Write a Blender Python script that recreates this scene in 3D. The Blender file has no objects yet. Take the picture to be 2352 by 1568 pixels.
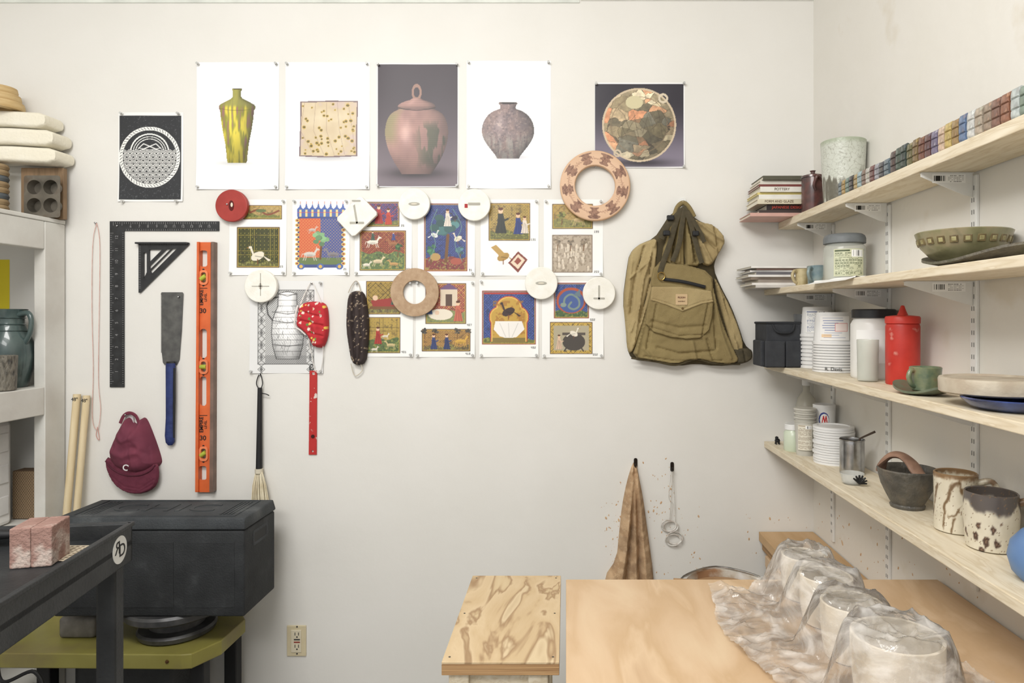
import bpy, bmesh, math, random
import numpy as np
from mathutils import Vector, Matrix
random.seed(3)
sc=bpy.context.scene
COL=sc.collection
F=1568.;CX=1300.;CY=728.;D=2.537;EZ=1.6;S=F/D
XR=.92; XL=-2.42
def PP(px,py,Z): return Vector(((px-CX)*Z/F, Z, EZ-(py-CY)*Z/F))
def wx(px,off=0): return (px-CX)*(D-off)/F
def wz(py,off=0): return EZ-(py-CY)*(D-off)/F
def lin1(v): return v/12.92 if v<=.04045 else ((v+.055)/1.055)**2.4
def lin(c): return [lin1(min(255,v)/255.) for v in c[:3]]
# ---------------------------------------------------------------- materials
MC={}
def M(col,rough=.6,col2=None,scale=8,metal=0,bump=0,bscale=60,stretch=(1,1,1),stops=None,detail=6,dist=0,trans=0,alpha=1,lo=.35,hi=.65,coat=0,ior=1.45,name='mat'):
    key=repr((col,rough,col2,scale,metal,bump,bscale,stretch,stops,detail,dist,trans,alpha,lo,hi,coat,ior))
    if key in MC: return MC[key]
    m=bpy.data.materials.new(name); m.use_nodes=True; nt=m.node_tree; N=nt.nodes; L=nt.links
    b=N['Principled BSDF']
    tc=N.new('ShaderNodeTexCoord'); mp=N.new('ShaderNodeMapping'); mp.inputs['Scale'].default_value=stretch
    L.new(tc.outputs['Object'],mp.inputs['Vector'])
    no=N.new('ShaderNodeTexNoise'); no.inputs['Scale'].default_value=scale; no.inputs['Detail'].default_value=detail; no.inputs['Distortion'].default_value=dist
    L.new(mp.outputs[0],no.inputs['Vector'])
    cr=N.new('ShaderNodeValToRGB')
    if stops is None:
        if col2 is None: col2=tuple(v*.9 for v in col)
        stops=[(lo,col),(hi,col2)]
    e=cr.color_ramp.elements
    while len(e)<len(stops): e.new(.5)
    for i,(p,c) in enumerate(stops):
        e[i].position=p; e[i].color=lin(c)+[1]
    L.new(no.outputs['Fac'],cr.inputs[0]); L.new(cr.outputs[0],b.inputs['Base Color'])
    b.inputs['Roughness'].default_value=rough; b.inputs['Metallic'].default_value=metal
    b.inputs['Transmission Weight'].default_value=trans; b.inputs['Alpha'].default_value=alpha
    b.inputs['Coat Weight'].default_value=coat; b.inputs['IOR'].default_value=ior
    if bump:
        n2=N.new('ShaderNodeTexNoise'); n2.inputs['Scale'].default_value=bscale; n2.inputs['Detail'].default_value=5
        L.new(mp.outputs[0],n2.inputs['Vector'])
        bp=N.new('ShaderNodeBump'); bp.inputs['Strength'].default_value=bump; bp.inputs['Distance'].default_value=.01
        L.new(n2.outputs['Fac'],bp.inputs['Height']); L.new(bp.outputs[0],b.inputs['Normal'])
    MC[key]=m; return m
def VC(rough=.5,bump=0,bscale=200):
    key=('vc',rough,bump,bscale)
    if key in MC: return MC[key]
    m=bpy.data.materials.new('painted_surface'); m.use_nodes=True; nt=m.node_tree; N=nt.nodes; L=nt.links
    b=N['Principled BSDF']; a=N.new('ShaderNodeVertexColor'); a.layer_name='Col'
    L.new(a.outputs[0],b.inputs['Base Color']); b.inputs['Roughness'].default_value=rough
    if bump:
        tc=N.new('ShaderNodeTexCoord'); n2=N.new('ShaderNodeTexNoise'); n2.inputs['Scale'].default_value=bscale
        L.new(tc.outputs['Object'],n2.inputs['Vector'])
        bp=N.new('ShaderNodeBump'); bp.inputs['Strength'].default_value=bump; bp.inputs['Distance'].default_value=.005
        L.new(n2.outputs['Fac'],bp.inputs['Height']); L.new(bp.outputs[0],b.inputs['Normal'])
    MC[key]=m; return m
# ---------------------------------------------------------------- object helpers
org={}
def tag(o,label,cat,group=None):
    o['label']=label; o['category']=cat
    if group: o['group']=group
def E(name,label,cat,loc,group=None):
    o=bpy.data.objects.new(name,None); o.empty_display_size=.05; o.location=loc; COL.objects.link(o); org[o.name]=Vector(loc); tag(o,label,cat,group); return o
def mk(name,V,Fc,mat,parent=None,smooth=False,xf=None,colors=None,label=None,cat=None,group=None,kind=None,sharp=40):
    V=np.array([tuple(v) for v in V],dtype=float) if not isinstance(V,np.ndarray) else V.astype(float)
    if xf is not None:
        A=np.array(xf); V=V@A[:3,:3].T+A[:3,3]
    if parent is not None: o0=np.array(org[parent.name])
    else: o0=np.array([(V[:,0].min()+V[:,0].max())/2,(V[:,1].min()+V[:,1].max())/2,V[:,2].min()])
    V=V-o0
    me=bpy.data.meshes.new(name)
    if isinstance(Fc,np.ndarray):
        me.vertices.add(len(V)); me.vertices.foreach_set('co',V.ravel())
        me.loops.add(Fc.size); me.loops.foreach_set('vertex_index',Fc.ravel().astype(np.int32))
        me.polygons.add(len(Fc)); me.polygons.foreach_set('loop_start',np.arange(0,Fc.size,Fc.shape[1],dtype=np.int32))
        me.update(calc_edges=True)
    else:
        me.from_pydata(V.tolist(),[],Fc); me.update()
    if colors is not None:
        ca=me.color_attributes.new('Col','FLOAT_COLOR','POINT')
        c=np.clip(colors,0,1); c=np.where(c<=.04045,c/12.92,((c+.055)/1.055)**2.4)
        ca.data.foreach_set('color',np.hstack([c,np.ones((len(c),1))]).ravel().astype(np.float32))
    if smooth:
        me.polygons.foreach_set('use_smooth',[True]*len(me.polygons))
        try: me.set_sharp_from_angle(angle=math.radians(sharp))
        except Exception: pass
    if mat: me.materials.append(mat)
    o=bpy.data.objects.new(name,me); COL.objects.link(o)
    if parent is not None: o.parent=parent; org[o.name]=org[parent.name]
    else: o.location=o0; org[o.name]=Vector(o0)
    if label and parent is not None: o['label']=label
    if parent is None and label: tag(o,label,cat,group)
    if kind: o['kind']=kind
    return o
def from_bm(bm): 
    bm.verts.ensure_lookup_table()
    V=[v.co[:] for v in bm.verts]
    bm.verts.index_update()
    Fc=[[v.index for v in f.verts] for f in bm.faces]; bm.free(); return V,Fc
def boxg(x0,x1,y0,y1,z0,z1,bev=0,seg=2):
    bm=bmesh.new(); bmesh.ops.create_cube(bm,size=1)
    for v in bm.verts: v.co=Vector(((x0+x1)/2+v.co.x*(x1-x0),(y0+y1)/2+v.co.y*(y1-y0),(z0+z1)/2+v.co.z*(z1-z0)))
    if bev: bmesh.ops.bevel(bm,geom=bm.edges[:],offset=bev,segments=seg,affect='EDGES',profile=.5)
    return from_bm(bm)
def box(name,x0,x1,y0,y1,z0,z1,mat,parent=None,bev=0,**k):
    V,Fc=boxg(x0,x1,y0,y1,z0,z1,bev); return mk(name,V,Fc,mat,parent,**k)
def merge(parts):
    V=[];Fc=[]
    for v,f in parts:
        n=len(V); V+= [tuple(p) for p in v]; Fc+=[[i+n for i in q] for q in f]
    return V,Fc
def latheg(prof,c,segs=40,sx=1,sy=1,wob=0):
    V=[];Fc=[];rings=[]
    for r,z in prof:
        if r<1e-6: rings.append([len(V)]); V.append((c[0],c[1],c[2]+z))
        else:
            R=[]
            for i in range(segs):
                a=2*math.pi*i/segs; rr=r*(1+wob*math.sin(3*a+z*40)+wob*.6*math.sin(5*a+1))
                R.append(len(V)); V.append((c[0]+rr*math.cos(a)*sx,c[1]+rr*math.sin(a)*sy,c[2]+z))
            rings.append(R)
    for A,B in zip(rings,rings[1:]):
        for i in range(segs):
            j=(i+1)%segs
            if len(A)==1 and len(B)==1: break
            if len(A)==1: Fc.append([A[0],B[j],B[i]])
            elif len(B)==1: Fc.append([A[i],A[j],B[0]])
            else: Fc.append([A[i],A[j],B[j],B[i]])
    return V,Fc
def lathe(name,prof,c,mat,parent=None,segs=40,sx=1,sy=1,wob=0,**k):
    V,Fc=latheg(prof,c,segs,sx,sy,wob); return mk(name,V,Fc,mat,parent,smooth=True,**k)
def spl(pts,n=6,closed=False):
    P=[Vector(p) for p in pts]; out=[]; m=len(P)
    rngi=range(m) if closed else range(m-1)
    for i in rngi:
        p0=P[(i-1)%m] if (closed or i>0) else P[0]; p1=P[i]; p2=P[(i+1)%m]; p3=P[(i+2)%m] if (closed or i+2<m) else P[-1]
        for k in range(n):
            t=k/n
            out.append(.5*((2*p1)+(p2-p0)*t+(2*p0-5*p1+4*p2-p3)*t*t+(3*p1-p0-3*p2+p3)*t**3))
    if not closed: out.append(P[-1])
    return out
def tubeg(pts,r,segs=8,closed=False,flat=1,flatdir=None):
    P=[Vector(p) for p in pts]; n=len(P); rs=r if isinstance(r,(list,tuple)) else [r]*n
    if len(rs)!=n: rs=[float(np.interp(i/(n-1),np.linspace(0,1,len(rs)),rs)) for i in range(n)]
    V=[];Fc=[];up=None
    for i in range(n):
        t=(P[(i+1)%n]-P[i-1]) if closed else (P[min(i+1,n-1)]-P[max(i-1,0)])
        if t.length<1e-9: t=Vector((0,0,1))
        t.normalize()
        if flatdir is not None: up=Vector(flatdir); up=(up-t*up.dot(t))
        elif up is None: up=t.orthogonal()
        else: up=up-t*up.dot(t)
        if up.length<1e-6: up=t.orthogonal()
        up.normalize(); sd=t.cross(up)
        for k in range(segs):
            a=2*math.pi*k/segs
            V.append(P[i]+up*math.cos(a)*rs[i]*flat+sd*math.sin(a)*rs[i])
    for i in range(n if closed else n-1):
        j=(i+1)%n
        for k in range(segs):
            l=(k+1)%segs; Fc.append([i*segs+k,j*segs+k,j*segs+l,i*segs+l][::-1])
    if not closed: Fc.append(list(range(segs))); Fc.append(list(range((n-1)*segs,n*segs))[::-1])
    return V,Fc
def tube(name,pts,r,mat,parent=None,segs=8,closed=False,flat=1,flatdir=None,**k):
    V,Fc=tubeg(pts,r,segs,closed,flat,flatdir); return mk(name,V,Fc,mat,parent,smooth=True,**k)
def curve_mesh(cu):
    o=bpy.data.objects.new('tmp',cu); COL.objects.link(o)
    dg=bpy.context.evaluated_depsgraph_get(); dg.update()
    me=bpy.data.meshes.new_from_object(o.evaluated_get(dg))
    V=np.array([v.co[:] for v in me.vertices]).reshape(-1,3); Fc=[list(p.vertices) for p in me.polygons]
    bpy.data.objects.remove(o); bpy.data.meshes.remove(me)
    return V,Fc
def plateg(outer,holes,thick,bev=0):
    cu=bpy.data.curves.new('c','CURVE'); cu.dimensions='2D'; cu.fill_mode='BOTH'; cu.extrude=max(thick/2-bev,1e-5); cu.bevel_depth=bev; cu.bevel_resolution=2; cu.offset=-bev
    for poly in [outer]+list(holes):
        s=cu.splines.new('POLY'); s.points.add(len(poly)-1)
        for p,q in zip(s.points,poly): p.co=(q[0],q[1],0,1)
        s.use_cyclic_u=True
    r=curve_mesh(cu); bpy.data.curves.remove(cu); return r
RXW=Matrix.Rotation(math.pi/2,4,'X')
def wplate(name,outer,holes,off,thick,mat,parent=None,bev=0,**k):
    c=off+thick
    V,Fc=plateg([(wx(a,c),wz(b,c)) for a,b in outer],[[(wx(a,c),wz(b,c)) for a,b in h] for h in holes],thick,bev)
    return mk(name,V,Fc,mat,parent,xf=Matrix.Translation((0,D-off-thick/2,0))@RXW,**k)
def circ(cx,cy,r,n=48,ry=None,a0=0,a1=2*math.pi):
    ry=ry or r
    return [(cx+r*math.cos(a0+(a1-a0)*i/n),cy+ry*math.sin(a0+(a1-a0)*i/n)) for i in range(n)]
def rrect(x0,y0,x1,y1,r,n=5):
    o=[]
    for cx,cy,a in ((x1-r,y1-r,0),(x0+r,y1-r,90),(x0+r,y0+r,180),(x1-r,y0+r,270)):
        for i in range(n+1):
            t=math.radians(a+90*i/n); o.append((cx+r*math.cos(t),cy+r*math.sin(t)))
    return o
def text(name,s,size,xf,mat,parent,ext=.0004,mirror=False,bold=0):
    cu=bpy.data.curves.new('t','FONT'); cu.body=s; cu.size=size; cu.align_x='CENTER'; cu.align_y='CENTER'; cu.extrude=ext; cu.offset=bold
    V,Fc=curve_mesh(cu); bpy.data.curves.remove(cu)
    if len(V)==0: return None
    if mirror: V[:,0]*=-1; Fc=[f[::-1] for f in Fc]
    return mk(name,V,Fc,mat,parent,xf=xf)
def wtext(name,s,px,py,size,off,mat,parent,rot=0,**k):
    return text(name,s,size/S*1.35,Matrix.Translation((wx(px,off),D-off,wz(py,off)))@RXW@Matrix.Rotation(math.radians(rot),4,'Z'),mat,parent,**k)
# ---------------------------------------------------------------- raster painting to vertex colours
def vn(X,Y,sc_,seed=0,octv=3):
    out=np.zeros(X.shape);amp=1;tot=0
    for o in range(octv):
        r=np.random.RandomState(seed*7+o); T=r.rand(64,64)
        x=X/sc_*(2**o);y=Y/sc_*(2**o); xi=np.floor(x).astype(int);yi=np.floor(y).astype(int);fx=x-xi;fy=y-yi
        fx=fx*fx*(3-2*fx);fy=fy*fy*(3-2*fy)
        a=T[yi%64,xi%64];b=T[yi%64,(xi+1)%64];c=T[(yi+1)%64,xi%64];d=T[(yi+1)%64,(xi+1)%64]
        out+=amp*((a*(1-fx)+b*fx)*(1-fy)+(c*(1-fx)+d*fx)*fy);tot+=amp;amp*=.5
    return out/tot
def pip(X,Y,poly):
    m=np.zeros(X.shape,bool);n=len(poly)
    for i in range(n):
        x1,y1=poly[i][:2];x2,y2=poly[(i+1)%n][:2]
        if y1==y2: continue
        c=((y1>Y)!=(y2>Y))&(X<(x2-x1)*(Y-y1)/(y2-y1)+x1); m^=c
    return m
def segd(X,Y,pts,closed=False):
    d=np.full(X.shape,1e9);n=len(pts)
    for i in range(n if closed else n-1):
        x1,y1=pts[i][:2];x2,y2=pts[(i+1)%n][:2];dx=x2-x1;dy=y2-y1;l=dx*dx+dy*dy+1e-9
        t=np.clip(((X-x1)*dx+(Y-y1)*dy)/l,0,1); d=np.minimum(d,np.hypot(X-x1-t*dx,Y-y1-t*dy))
    return d
DIG={'0':['111','101','101','101','111'],'1':['010','110','010','010','111'],'2':['111','001','111','100','111'],'3':['111','001','111','001','111'],'4':['101','101','111','001','001'],'5':['111','100','111','001','111'],'6':['111','100','111','101','111'],'7':['111','001','001','010','010'],'9':['111','101','111','001','111']}
class Cv:
    def __init__(s,x0,y0,x1,y1,sc_=1,bg=(244,243,240)):
        s.b=(x0,y0,x1,y1); nx=int((x1-x0)*sc_)+1;ny=int((y1-y0)*sc_)+1
        s.nx,s.ny=nx,ny
        s.X,s.Y=np.meshgrid(np.linspace(x0,x1,nx),np.linspace(y0,y1,ny)); s.C=np.zeros(s.X.shape+(3,)); s.C[:]=np.array(bg)/255.
    def set(s,m,col,a=1):
        if np.ndim(m) and m.dtype!=bool: w=np.clip(m,0,1)[...,None]*a
        else: w=m[...,None]*a
        col=np.array(col)/255. if isinstance(col,tuple) else col
        s.C=s.C*(1-w)+col*w
    def rect(s,x0,y0,x1,y1,c,a=1): s.set((s.X>=x0)&(s.X<=x1)&(s.Y>=y0)&(s.Y<=y1),c,a)
    def em(s,cx,cy,rx,ry,rot=0):
        t=math.radians(rot);u=(s.X-cx)*math.cos(t)+(s.Y-cy)*math.sin(t);v=-(s.X-cx)*math.sin(t)+(s.Y-cy)*math.cos(t)
        return (u/rx)**2+(v/ry)**2
    def ell(s,cx,cy,rx,ry,c,rot=0,a=1): s.set(s.em(cx,cy,rx,ry,rot)<=1,c,a)
    def ring(s,cx,cy,r,w,c): s.set(np.abs(np.hypot(s.X-cx,s.Y-cy)-r)<=w/2,c)
    def poly(s,p,c,a=1): s.set(pip(s.X,s.Y,p),c,a)
    def line(s,p,w,c,a=1,closed=False): s.set(np.clip((w/2+.5-segd(s.X,s.Y,p,closed)),0,1),c,a)
    def num(s,txt,x,y,c=(60,60,60)):
        for i,ch in enumerate(txt):
            for r,row in enumerate(DIG[ch]):
                for k,b in enumerate(row):
                    if b=='1': s.rect(x+i*4+k-.5,y+r-.5,x+i*4+k+.5,y+r+.5,c)
    def quads(s):
        i=np.arange(s.nx*s.ny).reshape(s.ny,s.nx); return np.stack([i[1:,:-1],i[1:,1:],i[:-1,1:],i[:-1,:-1]],-1).reshape(-1,4)
    def mesh(s,name,fn,mat,parent=None,**k):
        x,y,z=fn(s.X,s.Y); V=np.stack([x,y,z],-1).reshape(-1,3)
        return mk(name,V,s.quads(),mat,parent,smooth=True,colors=s.C.reshape(-1,3),**k)
    def pot(s,cx,prof,colfn,lx=-.35,sm=True,spec=.0):
        if sm: q=spl([(p[0],p[1],0) for p in prof],8); ys=[p[0] for p in q]; hs=[p[1] for p in q]
        else: ys=[p[0] for p in prof]; hs=[p[1] for p in prof]
        hw=np.interp(s.Y,ys,hs);m=(s.Y>=ys[0])&(s.Y<=ys[-1])&(np.abs(s.X-cx)<=hw)
        u=np.clip((s.X-cx)/np.maximum(hw,1),-1,1); v=(s.Y-ys[0])/(ys[-1]-ys[0]); sh=.34+.82*np.sqrt(np.clip(1-((u-lx)/1.42)**2,0,1)); sh=sh*(1.06-.28*ss(v,.55,1.0))
        col=colfn(s.X,s.Y,u)*sh[...,None]+(spec*np.exp(-((u-lx)/.16)**2-((v-.38)/.16)**2))[...,None]; s.set(m,col)
def mixc(a,b,t): return np.array(a)/255.*(1-t[...,None])+np.array(b)/255.*t[...,None]
def ss(x,a,b): t=np.clip((x-a)/(b-a),0,1); return t*t*(3-2*t)
def sheetmap(off,curl,seed=0):
    r=random.Random(seed); ph=r.random()*6
    def fn(X,Y):
        x0,x1,y0,y1=X.min(),X.max(),Y.min(),Y.max();u=(X-x0)/(x1-x0);v=(Y-y0)/(y1-y0)
        h=off+curl*(.55*np.sin(u*math.pi*1.0+v*1.5+ph)**2*u*(1-u)*3+ v**4*(np.abs(2*u-1)**3))
        return (X-CX)*(D-off)/F,D-h,EZ-(Y-CY)*(D-off)/F
    return fn
PIN=M((225,225,222),.25,trans=.3,name='clear_plastic')
def pin(parent,px,py,off=0):
    x,z=wx(px),wz(py); V,Fc=latheg([(0,0),(.0012,0),(.0012,.006),(.005,.006),(.005,.008),(.0028,.009),(.0028,.014),(.0045,.015),(.0045,.017),(0,.017)],(0,0,0),10)
    mk('push_pin',V,Fc,PIN,parent,smooth=True,xf=Matrix.Translation((x,D-off,z))@Matrix.Rotation(math.pi/2,4,'X'))
# ---------------------------------------------------------------- puffed relief fabric
def chaik(p,n=2):
    for _ in range(n):
        q=[]
        for i in range(len(p)):
            a=p[i];b=p[(i+1)%len(p)]; q.append((a[0]*.75+b[0]*.25,a[1]*.75+b[1]*.25)); q.append((a[0]*.25+b[0]*.75,a[1]*.25+b[1]*.75))
        p=q
    return p
def puff(name,outline,depth,mat,parent=None,off=0,k=12,step=3,folds=(),paint=None,noise=(0,20,20),sm=1,plane=None,holes=(),seed=1,**kw):
    P=chaik(outline,sm) if sm else outline
    xs=[p[0] for p in P];ys=[p[1] for p in P]
    gx=np.arange(min(xs)-step,max(xs)+step*2,step);gy=np.arange(min(ys)-step,max(ys)+step*2,step)
    X,Y=np.meshgrid(gx,gy); Xc=(X[:-1,:-1]+step/2);Yc=(Y[:-1,:-1]+step/2); ins=pip(Xc,Yc,P)
    for h in holes: ins&=~pip(Xc,Yc,h)
    cnt=np.zeros(X.shape,int)
    for a in (0,1):
        for b in (0,1): cnt[a:a+ins.shape[0],b:b+ins.shape[1]]+=ins
    polys=[P]+list(holes)
    bd=(cnt>0)&(cnt<4); bx,by=X[bd].copy(),Y[bd].copy(); best=np.full(bx.shape,1e9);nx=bx.copy();ny=by.copy()
    for Q in polys:
        for i in range(len(Q)):
            x1,y1=Q[i];x2,y2=Q[(i+1)%len(Q)];dx=x2-x1;dy=y2-y1;l=dx*dx+dy*dy+1e-9
            t=np.clip(((bx-x1)*dx+(by-y1)*dy)/l,0,1);qx=x1+t*dx;qy=y1+t*dy;d=np.hypot(bx-qx,by-qy);m=d<best
            best[m]=d[m];nx[m]=qx[m];ny[m]=qy[m]
    X[bd]=nx;Y[bd]=ny
    d=np.full(X.shape,1e9)
    for Q in polys: d=np.minimum(d,segd(X,Y,Q,True))
    d[bd]=0
    e=np.sqrt(np.clip(1-(1-np.minimum(d/k,1))**2,0,1))
    h=depth*e
    for pts,w,a in folds: h=h+a*np.exp(-(segd(X,Y,pts)/w)**2)*e
    if noise[0]: h=h+noise[0]*(vn(X/noise[1],Y/noise[2],1,seed,3)-.5)*2*e
    h=np.maximum(h,0); pl=(off+depth) if plane is None else plane
    wX=(X-CX)*(D-pl)/F;wZ=EZ-(Y-CY)*(D-pl)/F;wY=D-off-h
    idx=-np.ones(X.shape,int);us=cnt>0;n=us.sum();idx[us]=np.arange(n)
    V=np.stack([wX[us],wY[us],wZ[us]],-1)
    bidx=idx.copy();inn=cnt==4;bidx[inn]=n+np.arange(inn.sum())
    Vb=np.stack([wX[inn],np.full(inn.sum(),D-off),wZ[inn]],-1)
    r,c=np.nonzero(ins)
    f=np.stack([idx[r+1,c],idx[r+1,c+1],idx[r,c+1],idx[r,c]],-1);g=np.stack([bidx[r,c],bidx[r,c+1],bidx[r+1,c+1],bidx[r+1,c]],-1)
    ok=np.array([len(set(q))==4 and any(v>=n for v in q) for q in g]) if len(g) else np.array([],bool)
    V=np.vstack([V,Vb]); Fq=np.vstack([f,g[ok]])
    cols=None
    if paint is not None:
        a=paint(X[us],Y[us]);b=paint(X[inn],Y[inn]) if inn.sum() else a[:0]; cols=np.vstack([a,b]); mat=mat or VC(.85)
    return mk(name,V,Fq,mat,parent,smooth=True,colors=cols,sharp=70,**kw)
# ================================================================ materials
wallm=M((226,224,219),.55,(221,219,213),3,bump=.08,bscale=25,lo=.3,hi=.7,name='wall_paint')
wallr=M((226,223,216),.6,stops=[(.0,(208,203,192)),(.32,(224,221,213)),(.62,(226,223,216)),(.72,(216,210,197))],scale=5,bump=.15,bscale=20,name='worn_wall_paint')
pine=M((224,213,190),.6,stops=[(.3,(229,219,198)),(.5,(220,208,184)),(.60,(209,194,166)),(.66,(225,214,192)),(.74,(204,190,166))],scale=16,stretch=(3,.5,6),dist=1.0,name='pine_board')
ply=M((206,178,146),.5,stops=[(.25,(212,188,156)),(.45,(204,176,143)),(.58,(194,164,128)),(.66,(208,181,148)),(.8,(178,146,112))],scale=4,stretch=(2.4,.7,1),dist=.8,detail=9,bump=.05,bscale=30,name='plywood')
plyw=M((206,184,148),.65,stops=[(.28,(204,186,152)),(.42,(192,170,134)),(.46,(150,122,90)),(.49,(198,176,142)),(.57,(188,164,128)),(.60,(152,124,92)),(.63,(202,182,148)),(.72,(168,144,112))],scale=3.6,stretch=(2.4,.8,1),dist=.9,detail=4,bump=.08,bscale=60,name='plywood_cathedral')
plyedge=M((176,138,96),.7,stops=[(.3,(190,154,110)),(.5,(140,106,70)),(.7,(196,162,118))],scale=30,stretch=(.1,.1,12),name='plywood_edge')
whitep=M((218,217,211),.55,(204,201,194),6,bump=.1,bscale=40,name='white_painted_wood')
blackpl=M((34,36,38),.5,(50,52,54),9,bump=.15,bscale=120,name='black_plastic')
epp=M((34,36,38),.75,stops=[(.3,(30,32,34)),(.6,(42,44,46)),(.75,(60,62,64))],scale=12,bump=.3,bscale=220,name='black_foam_plastic')
eppl=M((52,55,58),.7,stops=[(.3,(44,47,50)),(.55,(60,64,67)),(.72,(90,93,94))],scale=9,bump=.3,bscale=220,name='dusty_black_foam_plastic')
steelw=M((228,228,226),.35,(220,220,216),20,name='white_powdercoat')
dark=M((25,25,27),.6,name='dark')
metal=M((190,190,190),.25,(150,150,150),30,metal=1,name='steel')
# ================================================================ structure
def struct(o): o['kind']='structure'; return o
struct(box('wall_back',XL-.1,XR+.1,D,D+.1,-.0,3.2,wallm))
struct(box('wall_right',XR,XR+.1,-1.2,D,0,3.2,wallr))
struct(box('wall_left',XL-.1,XL,-1.2,D,0,3.2,wallm))
struct(box('floor',XL-.1,XR+.1,-1.2,D+.1,-.1,0,M((150,148,144),.7,(130,128,124),4,bump=.1,name='concrete')))
struct(box('ceiling',XL-.1,XR+.1,-1.2,D+.1,3.2,3.3,M((240,240,238),.7,(236,236,233),3,name='ceiling_paint')))
struct(box('trim_1',wx(-60),wx(1331),D-.004,D,wz(7),wz(7)+.06,M((226,230,222),.5,name='trim_paint')))
struct(box('trim_2',wx(1334),XR,D-.003,D,wz(2),wz(2)+.06,M((218,219,212),.5,name='trim_paint2')))
struct(box('baseboard_back',XL,XR,D-.015,D,0,.09,wallm))
# ================================================================ posters
PAP=VC(.45)
def poster(cv,label,pins,curl=.006,seed=0,off=.0006,group='prints pinned to the wall'):
    o=cv.mesh('poster',sheetmap(off,curl,seed),PAP,None,label=label,cat='poster',group=group)
    for p in pins: pin(o,*p)
    return o
def corners(c,i=5): x0,y0,x1,y1=c.b; return [(x0+i,y0+i),(x1-i,y0+i),(x0+i,y1-i),(x1-i,y1-i)]
WH=(242,243,244)
c=Cv(272,258,421,463,1,(236,236,234)); c.rect(275,266,416,458,(40,42,46)); c.set((vn(c.X,c.Y,3,5)>.72)&(c.Y>266)&(c.Y<458)&(c.X>275)&(c.X<416),(76,78,81))
cx,cy=344,361; R=np.hypot(c.X-cx,c.Y-cy); A=np.arctan2(c.Y-cy,c.X-cx)
c.set((R<70)&(R>62),(235,235,232)); c.set((R<68.5)&(R>63.5)&(np.abs(((A*60/(2*math.pi)+ (R-66)*.12)%1)-.5)<.13),(40,42,46))
for rr,w in ((44,3),(38,1.6),(33,1.6)):
    c.set((np.abs(np.hypot(c.X-cx,c.Y-352)-rr)<w/2)&(c.Y<352),(235,235,232))
for sgn in (-1,1):
    c.line([(cx-sgn*30,349),(cx+sgn*14,330),(cx+sgn*26,341)],2.2,(235,235,232)); c.line([(cx-sgn*24,340),(cx+sgn*30,350)],1.5,(235,235,232))
for j in range(11):
    y=352+j*8.2
    for i in range(-5,6):
        x=cx+i*15+(7.5 if j%2 else 0); inn=(R<61)&(np.hypot(c.X-x,c.Y-y)<9)&(c.Y<y+4)
        c.set(inn,(40,42,46))
        for rr in (8,5.4,2.8): c.set(inn&(np.abs(np.hypot(c.X-x,c.Y-y)-rr)<.6),(235,235,232))
poster(c,'black and white block print of a rope circle with waves',[(282,262),(412,262),(285,463),(408,463)],.005,1)
c=Cv(452,143,641,435,.85,WH); c.set(np.exp(-c.em(540,375,46,7)*1.3),(192,192,192),.7)
def g1(X,Y,u):
    n=vn(X*1.8,Y*.25,9,3); col=mixc((184,170,62),(122,120,50),ss(n,.36,.6)); k=ss(n,.62,.72)[...,None]*.9; col=col*(1-k)+np.array((128,94,90))/255*k; k=(ss(244-Y,-5,5)*.85)[...,None]; return col*(1-k)+np.array((124,122,68))/255*k
c.pot(545,[(204,11),(207,11.5),(210,9.5),(222,9.5),(227,13),(233,25),(240,39),(244,42),(249,42),(254,39),(275,37),(300,33),(330,27),(355,24),(369,23),(374,21)],g1,sm=False,spec=.05)
c.ell(545,204.5,9.5,1.4,(60,58,36)); c.line([(504,249),(525,253),(545,254),(566,253),(586,249)],.9,(80,74,40),.7)
poster(c,'large white print of a tall green and yellow vase',corners(c),.007,2)
c=Cv(656,143,849,435,.85,WH); c.set((c.Y>195)&(c.X>690)&(c.X<843),(232,232,233),.8); c.set(np.exp(-c.em(756,362,72,8)),(174,172,174),.7)
sq=[(690,233),(757,231),(823,232),(821,300),(821,359),(756,362),(687,359),(689,300)]
c.poly(sq,(118,98,100)); sd=segd(c.X,c.Y,sq,True); m=pip(c.X,c.Y,sq)&(sd>3); n=vn(c.X,c.Y,30,4)
c.set(m,mixc((220,206,176),(192,170,136),n)); c.set(m*ss(n,.6,.75),(202,184,190),.5)
for i in range(5): c.line([(700+i*25,236),(690+i*30,300),(720+i*24,355)],.7,(130,100,88),.6)
r=random.Random(5)
for i in range(62):
    x,y=r.uniform(695,816),r.uniform(238,354); s_=r.uniform(1.2,3.4); c.ell(x,y,s_+1,s_+1,(194,164,80)); c.ell(x,y,s_,s_*.8,(102,88,44))
poster(c,'large white print of a square speckled ceramic plate',corners(c),.007,3)
c=Cv(866,146,1053,430,.85,(236,236,236))
t=ss(c.Y,190,420); c.set((c.X>868)&(c.X<1051)&(c.Y>148)&(c.Y<428),mixc((54,44,52),(110,98,106),t)); c.set(np.exp(-c.em(957,398,66,12)),(30,22,26),.9)
def g2(X,Y,u):
    n=vn(X,Y*.7,26,11); col=mixc((158,122,112),(118,90,86),n); k=(ss(vn(X*1.6,Y*.5,20,21),.5,.6)*ss(X,940,990)*ss(Y,270,300)*ss(395-Y,0,30))[...,None]*.8; col=col*(1-k)+np.array((66,72,54))/255*k
    k=(ss(-u,.5,.85)*ss(Y,240,270)*ss(345-Y,0,40))[...,None]*.7; col=col*(1-k)+np.array((122,120,78))/255*k
    return col*(.96+.04*np.sin(Y*1.3))[...,None]
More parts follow.
